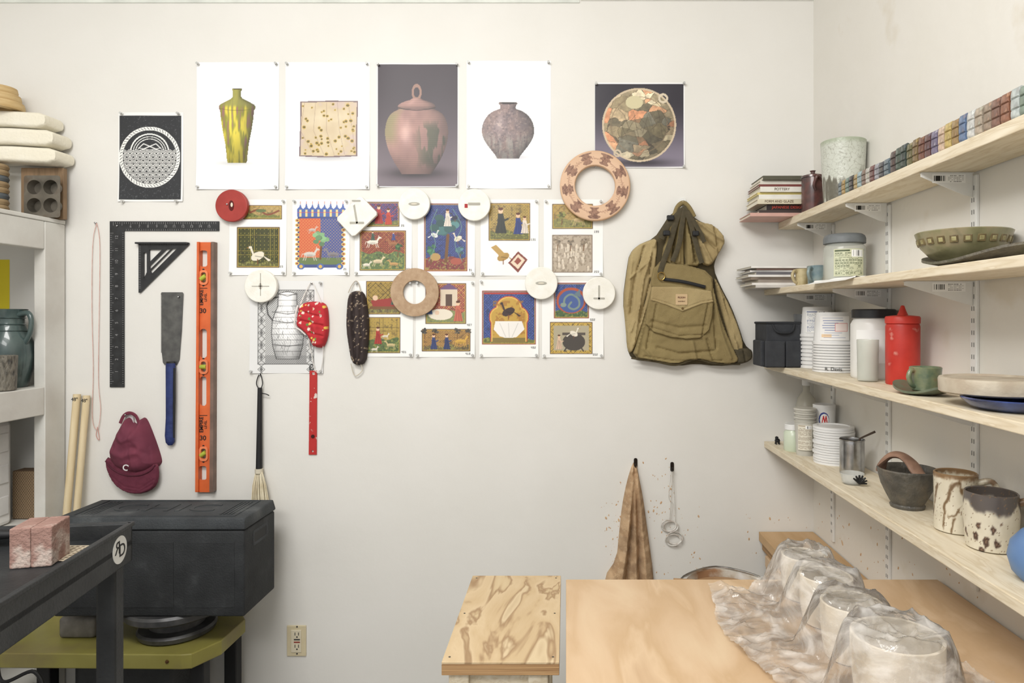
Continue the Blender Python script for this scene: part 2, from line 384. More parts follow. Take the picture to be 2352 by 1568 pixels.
c.set(np.abs(c.em(957,212,11,19)-.72)<.34,(150,116,102)); c.pot(957,[(226,10),(229,14),(232,24),(236,35),(241,42),(246,43.5),(251,42)],g2,sm=False,spec=.04); c.pot(957,[(250,37),(254,47),(261,58),(272,66),(288,71),(306,72.5),(326,70),(346,64),(364,56),(380,47),(392,39),(400,34)],g2,spec=.16); c.line([(914,247),(930,251),(957,253),(985,251),(1000,247)],1.8,(48,34,34))
poster(c,'dark print of a round lidded stoneware jar',corners(c,3),.006,4)
c=Cv(1072,140,1265,433,.85,WH); c.set(np.exp(-c.em(1172,361,44,7)),(180,180,188),.8)
def g3(X,Y,u):
    n=vn(X*2,Y*.3,10,31); sp=vn(X,Y,4,33); col=mixc((128,108,102),(98,88,92),vn(X,Y,14,30)); k=(ss(Y,296,330)*ss(n,.35,.62))[...,None]*.8; col=col*(1-k)+np.array((138,134,128))/255*k; k=ss(sp,.62,.72)[...,None]*.4; col=col*(1-k)+np.array((166,146,136))/255*k; k=ss(-sp,-.36,-.28)[...,None]*.4; return col*(1-k)+np.array((66,58,62))/255*k
c.pot(1167,[(235,20),(238,21.5),(242,18.5),(249,18),(252,24),(256,34),(264,45),(276,54),(290,59),(304,60),(318,56.5),(331,49),(343,40),(353,32),(360,27),(364,25)],g3,spec=.12); c.ell(1167,237,19,2.6,(50,42,42))
poster(c,'large white print of a round grey wood-fired vase',corners(c),.007,5)
c=Cv(1366,190,1573,386,.85,(240,240,240)); c.set((c.X>1367)&(c.X<1570)&(c.Y>193)&(c.Y<383),mixc((42,38,48),(126,118,134),ss(c.Y,230,375))); c.set(np.exp(-c.em(1470,374,66,9)),(30,26,32),.8)
m=c.em(1468,287,85,85)<=1; cellr=np.random.RandomState(4); P=cellr.rand(64,2)*190+np.array([1374,195]); pal=np.array([(176,156,124),(134,122,92),(214,198,162),(208,158,120),(106,98,78),(156,142,114),(222,208,176),(142,128,100),(198,140,104),(124,120,104)])/255.
wv=(vn(c.X,c.Y,24,6)-.5)*22
dd=np.stack([np.hypot((c.X+wv-p[0])*.9+(c.Y-p[1])*.35,(c.Y+wv-p[1])*1.4-(c.X-p[0])*.2) for p in P],-1); nn=dd.argmin(-1); ds=np.sort(dd,-1); col=pal[nn%10]*(.8+.4*vn(c.X,c.Y,6,3))[...,None]; col=np.where((ds[...,1]-ds[...,0]<.8)[...,None],np.array((90,78,62))/255,col)
col=col*(1.08-.3*ss(c.X+c.Y,1720,1840))[...,None]
c.set(m,col); c.set(np.abs(np.sqrt(c.em(1468,287,85,85))-.975)<.025,(202,184,156)); c.set((np.abs(np.sqrt(c.em(1468,287,85,85))-.76)<.012)&m,(130,110,86),.6)
c.ring(1523,226,9,5,(210,196,172)); c.ring(1418,352,7,4,(196,180,156)); c.ell(1457,235,20,15,(204,194,156)); c.poly([(1430,280),(1490,268),(1500,310),(1470,330),(1425,318)],(96,88,66),.6)
for i in range(16): x=1420+i*7; c.line([(x,250+(i*37)%60),(x+12,262+(i*53)%70)],1,(70,60,46),.7)
poster(c,'dark print of a round patchwork-glazed platter',corners(c,3),.005,6)
# ---- small generic manuscript style sheets
def person(c,x,y,h,col,hood=None):
    dk_=tuple(v*.65 for v in col)
    c.poly([(x-h*.1,y-h*.75),(x+h*.1,y-h*.75),(x+h*.16,y-h*.4),(x+h*.24,y),(x-h*.22,y),(x-h*.13,y-h*.4)],col)
    for k in (-.08,.04,.13): c.line([(x+k*h*.4,y-h*.6),(x+k*h*1.4,y)],.8,dk_)
    c.ell(x,y-h*.86,h*.09,h*.11,(226,190,158)); c.ell(x,y-h*.94,h*.1,h*.06,hood or (90,50,30)); c.line([(x,y-h*.66),(x+h*.16,y-h*.5),(x+h*.28,y-h*.56)],h*.07,col)
def beast(c,x,y,w,col,d=1):
    dk_=tuple(v*.7 for v in col)
    c.ell(x,y,w*.36,w*.15,col); c.ell(x,y+w*.07,w*.3,w*.07,dk_,0,.5); c.line([(x+d*w*.26,y-w*.03),(x+d*w*.42,y-w*.28)],w*.12,col); c.ell(x+d*w*.49,y-w*.3,w*.11,w*.055,col,rot=20*d); c.line([(x+d*w*.42,y-w*.34),(x+d*w*.40,y-w*.44)],w*.04,col)
    for k in (-.3,-.2,.2,.3): c.line([(x+k*w,y),(x+k*w*1.1,y+w*.2),(x+k*w*1.35,y+w*.36)],w*.04,col)
    c.line([(x-d*w*.34,y-w*.04),(x-d*w*.46,y-w*.02),(x-d*w*.5,y+w*.14)],w*.035,col)
def bird(c,x,y,w,col,d=1):
    c.ell(x,y,w*.32,w*.18,col,rot=25*d); c.line([(x+d*w*.2,y-w*.1),(x+d*w*.3,y-w*.36)],w*.09,col); c.ell(x+d*w*.33,y-w*.4,w*.08,w*.06,col); c.line([(x+d*w*.4,y-w*.4),(x+d*w*.48,y-w*.37)],w*.03,(170,120,50)); c.line([(x,y+w*.15),(x,y+w*.36)],w*.04,(120,70,40)); c.poly([(x-d*w*.2,y-w*.04),(x-d*w*.6,y+w*.18),(x-d*w*.5,y+w*.24)],col); c.line([(x-d*w*.2,y+w*.05),(x+d*w*.1,y)],w*.04,tuple(v*.7 for v in col))
def tree(c,x,y,h,col):
    c.line([(x,y),(x+h*.04,y-h*.5)],h*.06,(110,76,44))
    rs=random.Random(int(x*7+y))
    for k in range(16):
        a=rs.uniform(0,6.28);d_=rs.uniform(0,.24)*h; q=rs.uniform(.7,1.25); c.ell(x+d_*math.cos(a),y-h*.65+d_*.85*math.sin(a),h*.09,h*.07,tuple(min(255,v*q) for v in col))
def mini(c,x0,y0,x1,y1,bg,alt,cell=6,ground=(84,98,56),gh=.22,frame=(84,60,44),diag=True,seed=1,inner=(206,170,80)):
    m=(c.X>=x0)&(c.X<=x1)&(c.Y>=y0)&(c.Y<=y1); c.set(m,bg)
    u,v=((c.X+c.Y),(c.X-c.Y)) if diag else (c.X*1.4,c.Y*1.4)
    lat=((u%(cell*1.4))<1.3)|((v%(cell*1.4))<1.3); c.set(m&lat,alt,.85); dot=((u%(cell*1.4)-cell*.75)**2+(v%(cell*1.4)-cell*.75)**2<2.0); c.set(m&dot,tuple(min(255,v_*1.3+20) for v_ in alt),.5)
    g=m&(c.Y>y1-(y1-y0)*gh+3*np.sin(c.X*.15)); c.set(g,ground)
    c.set(m*ss(vn(c.X,c.Y,5,seed),.62,.7),(40,34,36),.3); c.set(g&(vn(c.X,c.Y,3,seed+5)>.62),(160,160,84),.7)
    c.line([(x0+2,y0+2),(x1-2,y0+2),(x1-2,y1-2),(x0+2,y1-2)],1.0,inner,1,True); c.line([(x0,y0),(x1,y0),(x1,y1),(x0,y1)],1.5,frame,1,True)
SH=(240,240,237)
GP='manuscript reproduction pages pinned in rows'
def page(c,label,seed,pins=None):
    return poster(c,label,pins if pins is not None else corners(c,5),.006,seed,group=GP)
c=Cv(527,458,658,632,1,SH); mini(c,560,472,647,503,(176,152,98),(156,130,80),9,(116,120,66),.35,seed=2); c.line(spl([(575,488,0),(595,482,0),(615,493,0),(640,484,0)]),4,(130,74,52)); c.ell(600,484,12,4,(98,114,72))
mini(c,545,522,642,614,(66,68,34),(180,162,72),9,(100,98,56),.14,diag=False,seed=3); bird(c,592,588,50,(226,218,198),-1); c.num('15',644,610); page(c,'page with a pale bird on a gold lattice',11)
c=Cv(672,458,803,632,1,SH)
for i,x in enumerate(range(690,790,14)): c.poly([(x-7,498),(x-7,480),(x-3,476),(x,468-(i%2)*4),(x+3,476),(x+7,480),(x+7,498)],(80,104,168)); c.rect(x-2,482,x+2,498,(222,202,140)); c.line([(x,468),(x,463)],1.2,(180,70,60)); c.line([(x-6,488),(x+6,488)],1,(200,60,50))
c.rect(684,498,788,614,(70,82,132)); c.rect(688,502,736,606,(202,94,64)); c.rect(738,502,784,606,(60,80,148)); m=(c.X>688)&(c.X<784)&(c.Y>502)&(c.Y<606)&(((c.X+c.Y)%7<1)|((c.X-c.Y)%7<1)); c.set(m,(222,178,104),.6)
c.rect(688,592,784,607,(104,122,78)); tree(c,736,594,72,(120,160,116)); beast(c,712,584,38,(208,200,190)); beast(c,765,584,36,(132,126,130),-1); beast(c,718,528,22,(200,180,170))
for y in range(506,612,11):
    for x in (683,789): c.ell(x,y,5,4,(210,184,96)); c.ell(x,y,2.5,2,(150,60,66))
for x in (692,736,780): c.ell(x,612,8,7,(78,104,166)); c.ell(x,612,4,4,(216,176,84))
c.num('21',790,616); page(c,'page with ornate blue and orange towers and a tree',12,[(678,463),(797,463),(678,627),(797,627)])
c=Cv(815,458,946,632,1,SH); mini(c,842,464,917,520,(66,66,118),(180,78,62),8,(108,108,66),.2,seed=4); person(c,870,514,44,(168,54,52)); person(c,892,516,38,(190,70,50))
mini(c,827,530,932,621,(122,52,48),(176,122,74),7,(94,114,72),.45,seed=5); beast(c,856,556,34,(226,220,206)); person(c,856,552,22,(72,94,80)); beast(c,904,560,30,(156,104,70),-1); person(c,904,552,20,(70,80,140)); beast(c,868,600,30,(214,196,160)); beast(c,905,606,26,(190,150,96),-1); beast(c,842,608,22,(224,216,200)); tree(c,914,590,36,(72,102,62)); c.num('26',922,516); c.num('33',934,616); page(c,'page with two crowded hunting style pictures',13)
c=Cv(960,458,1091,633,1,SH); mini(c,975,468,1073,622,(52,64,118),(76,90,146),8,(126,60,60),.2,seed=6,frame=(136,52,50)); tree(c,1024,600,120,(72,112,112)); person(c,1028,520,40,(222,212,200)); bird(c,998,540,26,(214,216,214)); bird(c,1052,548,30,(224,212,190),-1); tree(c,990,606,50,(66,112,84)); tree(c,1056,604,46,(74,110,120)); c.ell(1000,590,12,9,(176,144,90)); c.ell(1048,600,13,8,(164,84,68)); bird(c,1045,500,26,(40,44,68),-1); c.line(spl([(985,600,0),(1000,560,0),(990,520,0),(1005,480,0)]),1.2,(110,150,130)); c.line(spl([(1062,600,0),(1045,560,0),(1060,520,0),(1040,480,0)]),1.2,(110,150,130)); c.num('91',1078,618); page(c,'page with a tall blue picture of trees and birds',14)
c=Cv(1104,458,1237,633,1,SH); mini(c,1123,467,1217,552,(152,130,72),(184,156,88),9,(104,104,60),.25,seed=7); person(c,1150,536,60,(46,48,44)); person(c,1190,538,50,(50,64,124)); person(c,1205,536,40,(222,210,196))
bird(c,1156,590,46,(172,138,76),-1); c.poly([(1150,590),(1128,568),(1140,562),(1162,584)],(182,148,84)); c.poly([(1190,577),(1212,596),(1190,626),(1167,604)],(128,66,56)); c.poly([(1190,583),(1206,597),(1190,618),(1173,603)],(226,208,184)); c.poly([(1190,590),(1198,598),(1189,608),(1181,601)],(146,74,62)); c.num('131',1220,548); page(c,'page with two figures and a golden bird',15)
c=Cv(1249,458,1385,634,1,SH); mini(c,1269,469,1361,525,(172,146,84),(146,120,68),10,(126,122,72),.4,seed=8); tree(c,1290,516,34,(120,120,64)); beast(c,1330,505,34,(196,172,120))
c.rect(1269,540,1360,625,(178,164,146)); c.set((vn(c.X,c.Y,4,3)>.58)&(c.X>1269)&(c.X<1360)&(c.Y>540)&(c.Y<625),(130,116,98),.6)
for i in range(34): x,y=r.uniform(1275,1354),r.uniform(562,616); c.ell(x,y+3,3.4,5,(206,194,176)); c.ell(x,y-2,1.8,2,(220,206,186)); c.line([(x-3,y+5),(x-3,y)],.7,(100,84,70))
for x in (1280,1310,1340): tree(c,x,576,32,(140,126,108))
c.line([(1269,540),(1360,540),(1360,625),(1269,625)],1.5,(100,80,66),1,True); c.num('199',1365,530); c.num('203',1365,622); page(c,'page with an ochre picture above a sepia crowd',16)
c=Cv(574,645,743,857,1,(224,224,223)); c.rect(593,666,721,836,(206,206,205)); BK=(66,66,66)
for y in range(666,836,28):
    for x in (593,705): c.line([(x,y),(x+16,y+14),(x,y+28)],1,BK); c.line([(x+16,y),(x,y+14),(x+16,y+28)],1,BK); c.poly([(x+8,y+8),(x+12,y+14),(x+8,y+20),(x+4,y+14)],(110,110,110))
m=(c.X>609)&(c.X<705)&(c.Y>666)&(c.Y<836); c.set(m&((c.X+c.Y)%5<1.1),(130,130,130)); c.set(m&((c.X-c.Y)%5<1.1)&(c.X>680),(130,130,130)); c.set(m&(c.Y>815),(130,130,130),.5)
jp=[(672,21),(678,23),(688,21),(703,22),(716,28),(736,35),(765,37),(795,34),(824,26)]
def jg(X,Y,u):
    k=.83-.16*ss(u,.2,.95); k=k-.20*((Y%13)<1.1)-.16*(((X*1.2+Y*.35)%5)<1.0)*(vn(X,Y,16,4)>.47)-.16*(((X-Y*.8)%6)<1.0)*(Y>735)*(Y<790); return np.stack([k]*3,-1)
c.pot(661,jp,jg,0)
c.line([(640,674),(639,690),(639,703),(633,716),(626,736),(624,765),(627,795),(635,824),(687,824),(695,795),(698,765),(696,736),(689,716),(683,703),(682,690),(682,674)],1.5,BK); c.line([(640,682),(620,686),(613,703),(616,722),(627,736)],2.8,BK); c.line([(640,674),(661,669),(682,674),(661,680),(640,674)],1.3,BK)
for y in (716,736,790): c.line([(626,y),(661,y+5),(697,y)],1.3,BK)
for k in range(40): x=r.uniform(632,692);y=r.uniform(700,812); c.line([(x,y),(x+r.uniform(-6,6),y+9)],.6,(100,100,100))
c.line([(593,666),(721,666),(721,836),(593,836)],1.3,BK,1,True); poster(c,'grey line drawing of a patterned jug',corners(c,5),.006,17,group=GP)
c=Cv(815,645,949,819,1,SH); mini(c,842,646,919,721,(164,138,68),(76,62,42),8,(116,104,70),.2,seed=9); c.poly([(852,690),(900,684),(908,704),(858,708)],(152,58,52)); c.ell(862,684,6,6,(222,190,160)); person(c,905,700,34,(74,96,84)); c.rect(850,704,912,709,(120,84,52))
mini(c,842,729,919,810,(176,150,78),(62,54,44),8,(88,106,64),.4,seed=10,diag=False); person(c,868,790,40,(168,56,48)); beast(c,898,792,26,(200,180,130),-1); beast(c,885,772,18,(220,210,190)); beast(c,860,802,18,(224,214,196)); c.num('401',923,806); page(c,'page with gold checkered pictures and a red bed',18)
c=Cv(955,645,1091,820,1,SH); mini(c,978,651,1070,743,(150,74,70),(206,168,100),8,(128,136,92),.3,seed=12); c.rect(1012,664,1050,702,(214,198,176)); c.poly([(1008,665),(1031,650),(1054,665)],(110,84,120)); c.rect(1024,676,1038,702,(90,70,60)); c.ell(1012,722,28,13,(226,216,198)); c.ell(1004,718,5,5,(220,190,164)); person(c,1052,738,48,(190,104,84)); person(c,986,722,34,(74,94,138)); person(c,1000,700,24,(190,60,50))
mini(c,970,756,1080,806,(154,118,70),(176,142,84),8,(114,100,70),.25,seed=13); person(c,996,802,36,(58,70,116)); person(c,1026,802,36,(54,66,108)); beast(c,1058,784,34,(206,164,76))
for x in (975,1000,1050,1076): tree(c,x,778,28,(84,80,72))
c.num('407',1073,744); c.num('419',1070,810); page(c,'page with a feast scene and herdsmen with oxen',19)
c=Cv(1101,642,1237,820,1,SH); mini(c,1108,668,1230,790,(54,70,126),(86,104,164),9,(104,112,60),.1,seed=14,frame=(150,56,52)); c.rect(1112,672,1226,675,(172,64,54))
for col_,e_ in (((172,66,56),5),((216,176,90),3),((190,154,70),0)):
    c.ell(1169,708,26+e_,24+e_,col_); c.ell(1146,728,18+e_,20+e_,col_); c.ell(1192,728,18+e_,20+e_,col_); c.rect(1132-e_,728,1206+e_,784,col_)
c.set((c.X>1132)&(c.X<1206)&(c.Y>690)&(c.Y<770)&(vn(c.X,c.Y,7,3)>.55),(160,110,50),.7); bird(c,1168,716,48,(60,44,42),-1); c.poly([(1138,738),(1199,738),(1205,756),(1186,774),(1166,777),(1148,772),(1134,756)],(236,232,226)); c.line([(1148,742),(1162,774)],1,(190,186,180)); c.line([(1190,742),(1176,774)],1,(190,186,180)); c.line([(1168,742),(1170,774)],.8,(190,186,180)); c.rect(1132,776,1206,786,(130,114,62)); c.num('492',1220,796); page(c,'page with a gold arch, white cloth and dark bird',20)
c=Cv(1245,645,1386,821,1,SH); mini(c,1273,650,1352,730,(58,76,136),(84,110,164),8,(74,98,64),.2,seed=15,frame=(150,56,52)); c.ell(1312,690,34,30,(174,84,54)); c.ell(1312,692,29,26,(70,92,148)); c.line(spl([(1295,700,0),(1298,684,0),(1312,676,0),(1328,686,0),(1330,702,0),(1318,710,0),(1306,704,0),(1312,694,0)]),4.5,(124,142,132)); c.ell(1294,700,7,5,(132,150,140)); c.line([(1288,700),(1282,706)],1.2,(190,60,50)); c.poly([(1316,678),(1332,664),(1334,682)],(100,120,130))
mini(c,1264,740,1360,812,(202,170,80),(76,68,52),8,(190,172,134),.0,seed=16); c.rect(1272,748,1352,804,(174,164,138)); c.ell(1318,785,26,20,(70,64,58)); c.rect(1292,764,1344,769,(84,76,68)); c.line([(1300,800),(1296,806)],3,(60,54,50)); c.line([(1336,800),(1340,806)],3,(60,54,50)); bird(c,1318,766,30,(228,220,204)); person(c,1284,802,34,(214,184,158)); c.num('502',1356,732); c.num('552',1362,812); page(c,'page with a coiled beast above a bird in a cauldron',21)
c=Cv(-40,596,22,742,.5,(228,210,40)); c.mesh('paper_sheet',sheetmap(.0006,.002,3),PAP,None,label='plain bright yellow sheet taped to the wall',cat='paper sheet')
# ================================================================ discs & rings
foam=M((238,236,229),.5,(230,227,216),30,bump=.1,bscale=200,name='white_foam'); slotm=M((180,177,166),.8,name='carved_groove')
GB='throwing bats hung over the prints'
def slot(parent,cx,cy,w,h,rot,mat,off): 
    t=math.radians(rot); pts=[(cx+a*math.cos(t)-b*math.sin(t),cy+a*math.sin(t)+b*math.cos(t)) for a,b in circ(0,0,w,24,h)]
    wplate('slot',pts,[],off,.0012,mat,parent)
def hookpeg(parent,px,py,off,ln=.008): V,Fc=latheg([(0,0),(.003,0),(.003,off+ln-.002),(0,off+ln)],(0,0,0),10); mk('peg',V,Fc,metal,parent,smooth=True,xf=Matrix.Translation((wx(px,off),D,wz(py,off)))@Matrix.Rotation(math.pi/2,4,'X'))
def disc(cx,cy,r_,mat,label,kind):
    o=wplate('bat',circ(cx,cy,r_,56),[],.009,.018,mat,None,bev=.003,label=label,cat='pottery bat',group=GB)
    f=.027
    if kind=='eye': slot(o,cx,cy,13,4,0,slotm,f); slot(o,cx,cy,7,2.2,0,M((218,212,196),.7),f+.0012)
    if kind=='t': wplate('slot',rrect(cx-2,cy-18,cx+2,cy+16,1.5),[],f,.0012,slotm,o); wplate('slot',rrect(cx-13,cy+10,cx+13,cy+14,1.5),[],f,.0012,slotm,o)
    if kind=='star': wplate('slot',rrect(cx-.8,cy-30,cx+.8,cy+22,.6),[],f,.0012,slotm,o); wplate('slot',rrect(cx-20,cy-.8,cx+20,cy+.8,.6),[],f,.0012,slotm,o); slot(o,cx,cy,4,7,0,M((206,200,188),.7),f)
    if kind=='bar': wplate('slot',rrect(cx-14,cy-5,cx+14,cy+1,1.5),[],f,.0012,slotm,o); wplate('tab',rrect(cx-22,cy-2,cx-15,cy+7,.5),[],f,.0012,M((170,40,40),.6),o)
    if kind=='red': slot(o,cx,cy,6,12,0,M((90,22,20),.8),f); slot(o,cx+1,cy-2,2.5,5,0,M((228,220,200),.7),f+.0012); hookpeg(o,cx-9,cy-3,f,.006)
    return o
disc(531,472,37,M((164,56,48),.45,(150,46,40),20),'round red bat with a small centre slot','red')
disc(951,468,36,foam,'round white foam bat with a small oval slot','eye')
disc(1089,470,37,foam,'round white foam bat with a red tab','bar')
disc(598,657,37.5,foam,'round white foam bat with a cross-shaped mark','star')
disc(1243,650,37.5,foam,'round white foam bat above the cloth picture','eye')
disc(1376,673,37.5,foam,'round white foam bat with a T-shaped slot','t')
o=wplate('bat',[(824,451),(831,452),(865,487),(865,494),(816,541),(808,542),(774,506),(774,499)],[],.009,.018,foam,None,bev=.003,label='white diamond-shaped foam bat with a T slot',cat='pottery bat',group=GB)
wplate('slot',[(811,472),(815,469),(822,512),(818,514)],[],.027,.0012,slotm,o); wplate('slot',rrect(808,459,828,463,1.5),[],.027,.0012,slotm,o); wplate('slot',rrect(803,509,836,514,1.5),[],.027,.0012,slotm,o)
wplate('fiberboard_ring',circ(952,671,55.5,72),[circ(952,671,27,48)],.009,.012,M((184,158,130),.8,(168,140,112),60,bump=.2,bscale=300),None,bev=.001,label='brown fiberboard ring hung over pinned pages',cat='ring',group='rings on the wall')
o=wplate('wooden_ring',circ(1367,426,81,96),[circ(1367,426,46,72)],.009,.02,M((212,176,144),.5,(198,160,126),20),None,bev=.004,label='turned wooden ring with dark stamped patches',cat='ring',group='rings on the wall')
c=Cv(0,48,360,78,1,(218,184,154)); n=vn(c.X,c.Y*2,40,2); c.set(n,(204,168,136))
for i in range(9):
    a=i*40+12; m=(np.abs(c.X-a)<9+3*np.sin(c.Y*.6+i))&(c.Y>50)&(c.Y<77); c.set(m,(144,108,88)); c.set(m&(vn(c.X*2,c.Y*2,7,i)>.55),(116,82,66))
c.line([(0,62),(360,62)],.7,(160,120,96))
for i in range(70): a=(i*5.17)%360; c.line([(a,58+5*math.sin(i)),(a+3,64+4*math.cos(i)),(a+6,60)],.7,(166,126,102))
def rm(X,Y,off=.0296): 
    t=np.radians(X); x=1367+Y*np.cos(t); y=426+Y*np.sin(t); return (x-CX)*(D-off)/F,np.full(X.shape,D-off),EZ-(y-CY)*(D-off)/F
c.mesh('stamped_face',rm,VC(.5),o)
# ================================================================ tools on the wall
tick=M((150,150,150),.6,name='etched_marks')
def marks(name,items,off,mat,parent):
    return mk(name,*merge([boxg(wx(a,off),wx(b,off),D-off-.0004,D-off,wz(d_,off),wz(c_,off)) for a,c_,b,d_ in items]),mat,parent)
bk=M((34,35,37),.4,(48,49,51),30,name='black_anodised')
o=wplate('framing_square',[(252,508),(503,508),(503,530),(285,530),(285,889),(252,889)],[],.001,.004,bk,None,label='black L-shaped framing square hung on the wall',cat='framing square')
marks('scale_marks',[(x,510,x+.7,514 if i%4 else 518) for i,x in enumerate(np.arange(260,500,5))]+[(x,526,x+.7,529) for x in np.arange(290,500,5)]+[(253,y,257 if i%4 else 261,y+.7) for i,y in enumerate(np.arange(535,885,5))]+[(281,y,284,y+.7) for y in np.arange(535,885,5)],.005,tick,o)
for i in range(12): wtext('number',str(12-i) ,268,545+i*28,7,.005,tick,o,rot=90)
for i in range(10): wtext('number',str(i+6),300+i*20,520,6,.005,tick,o)
hookpeg(o,270,519,.005)
o=wplate('speed_square',[(318,557),(434,557),(434,561),(322,672),(318,672)],[[(330,640),(330,580),(337,580),(337,625)],[(343,573),(372,573),(343,602)],[(345,622),(396,571),(406,571),(349,628)],[(382,572),(392,572),(344,619),(344,610)]],.003,.005,bk,None,label='black triangular speed square with cutouts',cat='speed square')
marks('scale_marks',[(319,y,323,y+.7) for y in np.arange(565,665,4)]+[(x,558,x+.7,562) for x in np.arange(324,430,4)],.008,tick,o)
box('fence',wx(317),wx(435),D-.02,D-.0005,wz(561),wz(557),bk,o,bev=.0008)
o=E('pull_saw','Japanese style pull saw with a blue wrapped handle','saw',(wx(392),D-.005,wz(1022)))
teeth=[]
for i in range(45): y=676+i*3.0; teeth+=[(369.0,y),(371.5,y+1.5)]
wplate('blade',teeth+[(374,832),(378,838),(406,838),(412,825),(417,760),(421,674),(419,671),(371,671)],[circ(412,682,2.2,12)],.003,.0015,M((110,110,108),.4,(88,88,88),30,metal=.6,name='saw_steel'),o)
def wp(px,py,off): return Vector((wx(px,off),D-off,wz(py,off)))
tube('handle',[wp(a,b,.014) for a,b in ((392,834),(392,845),(391,900),(391,960),(390,1000),(391,1015),(391,1022))],[.017,.0185,.0165,.0155,.0165,.0185,.016,.008],M((42,58,112),.5,(32,44,92),40,bump=.2),o,segs=14,flat=.6,flatdir=(0,1,0))
tube('ferrule',[wp(392,830,.0135),wp(392,842,.0135)],[.015,.0185],dark,o,segs=14,flat=.55,flatdir=(0,1,0))
tube('grip_stripe',[wp(400,845,.019),wp(400,920,.018),wp(398,1005,.017)],.005,dark,o,segs=8,flat=.5,flatdir=(0,1,0))
hookpeg(o,412,682,.003,.012)
orange=M((216,106,56),.45,(202,94,48),20,name='orange_paint')
o=E('spirit_level','long orange spirit level with three vials','spirit level',(wx(467),D-.012,wz(1130)))
wplate('web',[(452,556),(484,556),(483,1130),(449,1130)],[rrect(459,575,476,612,5),rrect(459,755,475,822,7),rrect(459,864,474,932,7),rrect(457,1070,474,1102,5),rrect(458,622,476,652,7),rrect(457,827,475,857,7),rrect(456,1027,474,1057,7)],.012,.006,orange,o)
for a,b,m in ((449,455,orange),(482,489,M((130,106,94),.5,(106,86,76),20))):
    V,Fc=plateg([(wx(a+2,.03),wz(555,.03)),(wx(b+1,.03),wz(555,.03)),(wx(b-1,.03),wz(1130,.03)),(wx(a-2,.03),wz(1130,.03))],[],.026); mk('rail',V,Fc,m,o,xf=Matrix.Translation((0,D-.014,0))@RXW)
for cy_ in (637,842,1042):
    h_=wplate('vial_housing',rrect(457,cy_-17,477,cy_+17,8),[rrect(461,cy_-12,473,cy_+12,5)],.011,.012,M((232,132,88),.35),o)
    horiz=cy_!=842
    tube('vial',[wp(460,cy_,.018),wp(474,cy_,.018)] if not horiz else [wp(461,cy_+4,.018),wp(473,cy_-4,.018)],.0085,M((214,226,90),.15,trans=.4),h_,segs=12)
    wplate('rivet',circ(467,cy_-18,2.5,12),[],.018,.001,dark,o); wplate('rivet',circ(467,cy_+18,2.5,12),[],.018,.001,dark,o)
for py_ in (683,975):
    wtext('lettering','EMPIRE',463,py_,8.5,.0185,dark,o,rot=90,bold=.0004); wtext('lettering','LEVEL',472.5,py_,5.5,.0185,dark,o,rot=90,bold=.0002); wtext('lettering','30',466,py_+31,11,.0185,dark,o,bold=.0004)
    wplate('lettering_bar',[(458,py_-22),(476,py_-22),(476,py_-20.5),(458,py_-20.5)],[],.0182,.0005,dark,o)
pts=spl([wp(222,512,.006),wp(213,560,.006),wp(211,700,.006),wp(214,850,.006),(wp(212,960,.006)),wp(224,985,.008),wp(231,940,.006),wp(226,870,.006),wp(228,700,.006),wp(229,560,.006),wp(222,512,.006)],6)
o=tube('string_loop',pts,.0011,M((206,158,148),.9,(216,186,178),60),None,segs=6,label='thin pink string loop hanging from a nail',cat='string')
hookpeg(o,220,512,.004)
tube('loose_end',spl([wp(224,980,.008),wp(221,1000,.006),wp(228,1010,.006),wp(225,985,.006)],5),.001,M((214,150,138),.9),o,segs=6)
for i,(a,b,xe,rr) in enumerate(((177,905,-1.832,.0125),(199,908,-1.795,.0115))):
    p0=wp(a,b,.02); end=Vector((xe,D-.075,.5315))
    o=tube('wooden_dowel',[p0,p0.lerp(end,.5),end],rr,M((224,207,172),.6,(214,194,154),14,stretch=(4,4,.5)),None,segs=12,label='pale wooden stick marked 48, leaning on the wall',cat='wooden stick',group='wooden sticks leaning on the wall')
    text('lettering','48"',.018,Matrix.Translation(p0+Vector((0.0,-rr-.0012,-.018)))@RXW,dark,o)
# cap
def capp(X,Y):
    n=vn(X,Y,24,3); return mixc((122,54,72),(94,38,56),n)
o=E('baseball_cap','worn maroon baseball cap hung by its strap','cap',(wx(298),D-.03,wz(1134)))
puff('brim',[(237,1048),(262,1060),(338,1060),(359,1064),(362,1092),(357,1115),(340,1130),(312,1137),(284,1132),(259,1114),(243,1086)],.012,M((106,44,62),.8,(94,36,54),40,bump=.2,bscale=400),o,off=.024,k=5,step=2,folds=[([(250,1096),(284,1124),(318,1130),(350,1112)],1.3,-.002),([(246,1086),(284,1117),(320,1123),(354,1100)],1.3,-.002)],sm=1)
seams=[([(298,978),(296,1020),(302,1090)],1.4,-.003),([(275,975),(262,1010),(256,1066)],1.4,-.003),([(320,972),(334,1015),(345,1068)],1.4,-.003),([(266,1000),(284,1012),(300,1006)],7,.008),([(252,1036),(282,1048),(318,1036)],8,.008),([(306,1028),(340,1044)],6,-.006)]
puff('crown',[(271,968),(278,961),(286,964),(291,977),(304,977),(309,963),(317,963),(324,975),(334,1000),(345,1030),(353,1056),(355,1070),(338,1084),(316,1092),(292,1091),(268,1084),(250,1072),(240,1054),(242,1032),(252,1005)],.056,None,o,off=.001,k=28,step=2,folds=seams,paint=capp,noise=(.004,18,20),sm=2,plane=.05)
tube('sweatband_edge',spl([wp(242,1058,.036),wp(256,1075,.038),(wp(285,1090,.038)),wp(320,1091,.038),wp(344,1081,.038),wp(356,1068,.036)],5),.0024,M((88,34,50),.8),o,segs=8)
tube('strap',spl([wp(276,972,.02),wp(284,955,.02),wp(297,948,.02),wp(312,955,.02),wp(320,974,.02)],5),.006,M((112,46,64),.8),o,segs=8,flat=.25,flatdir=(0,1,0))
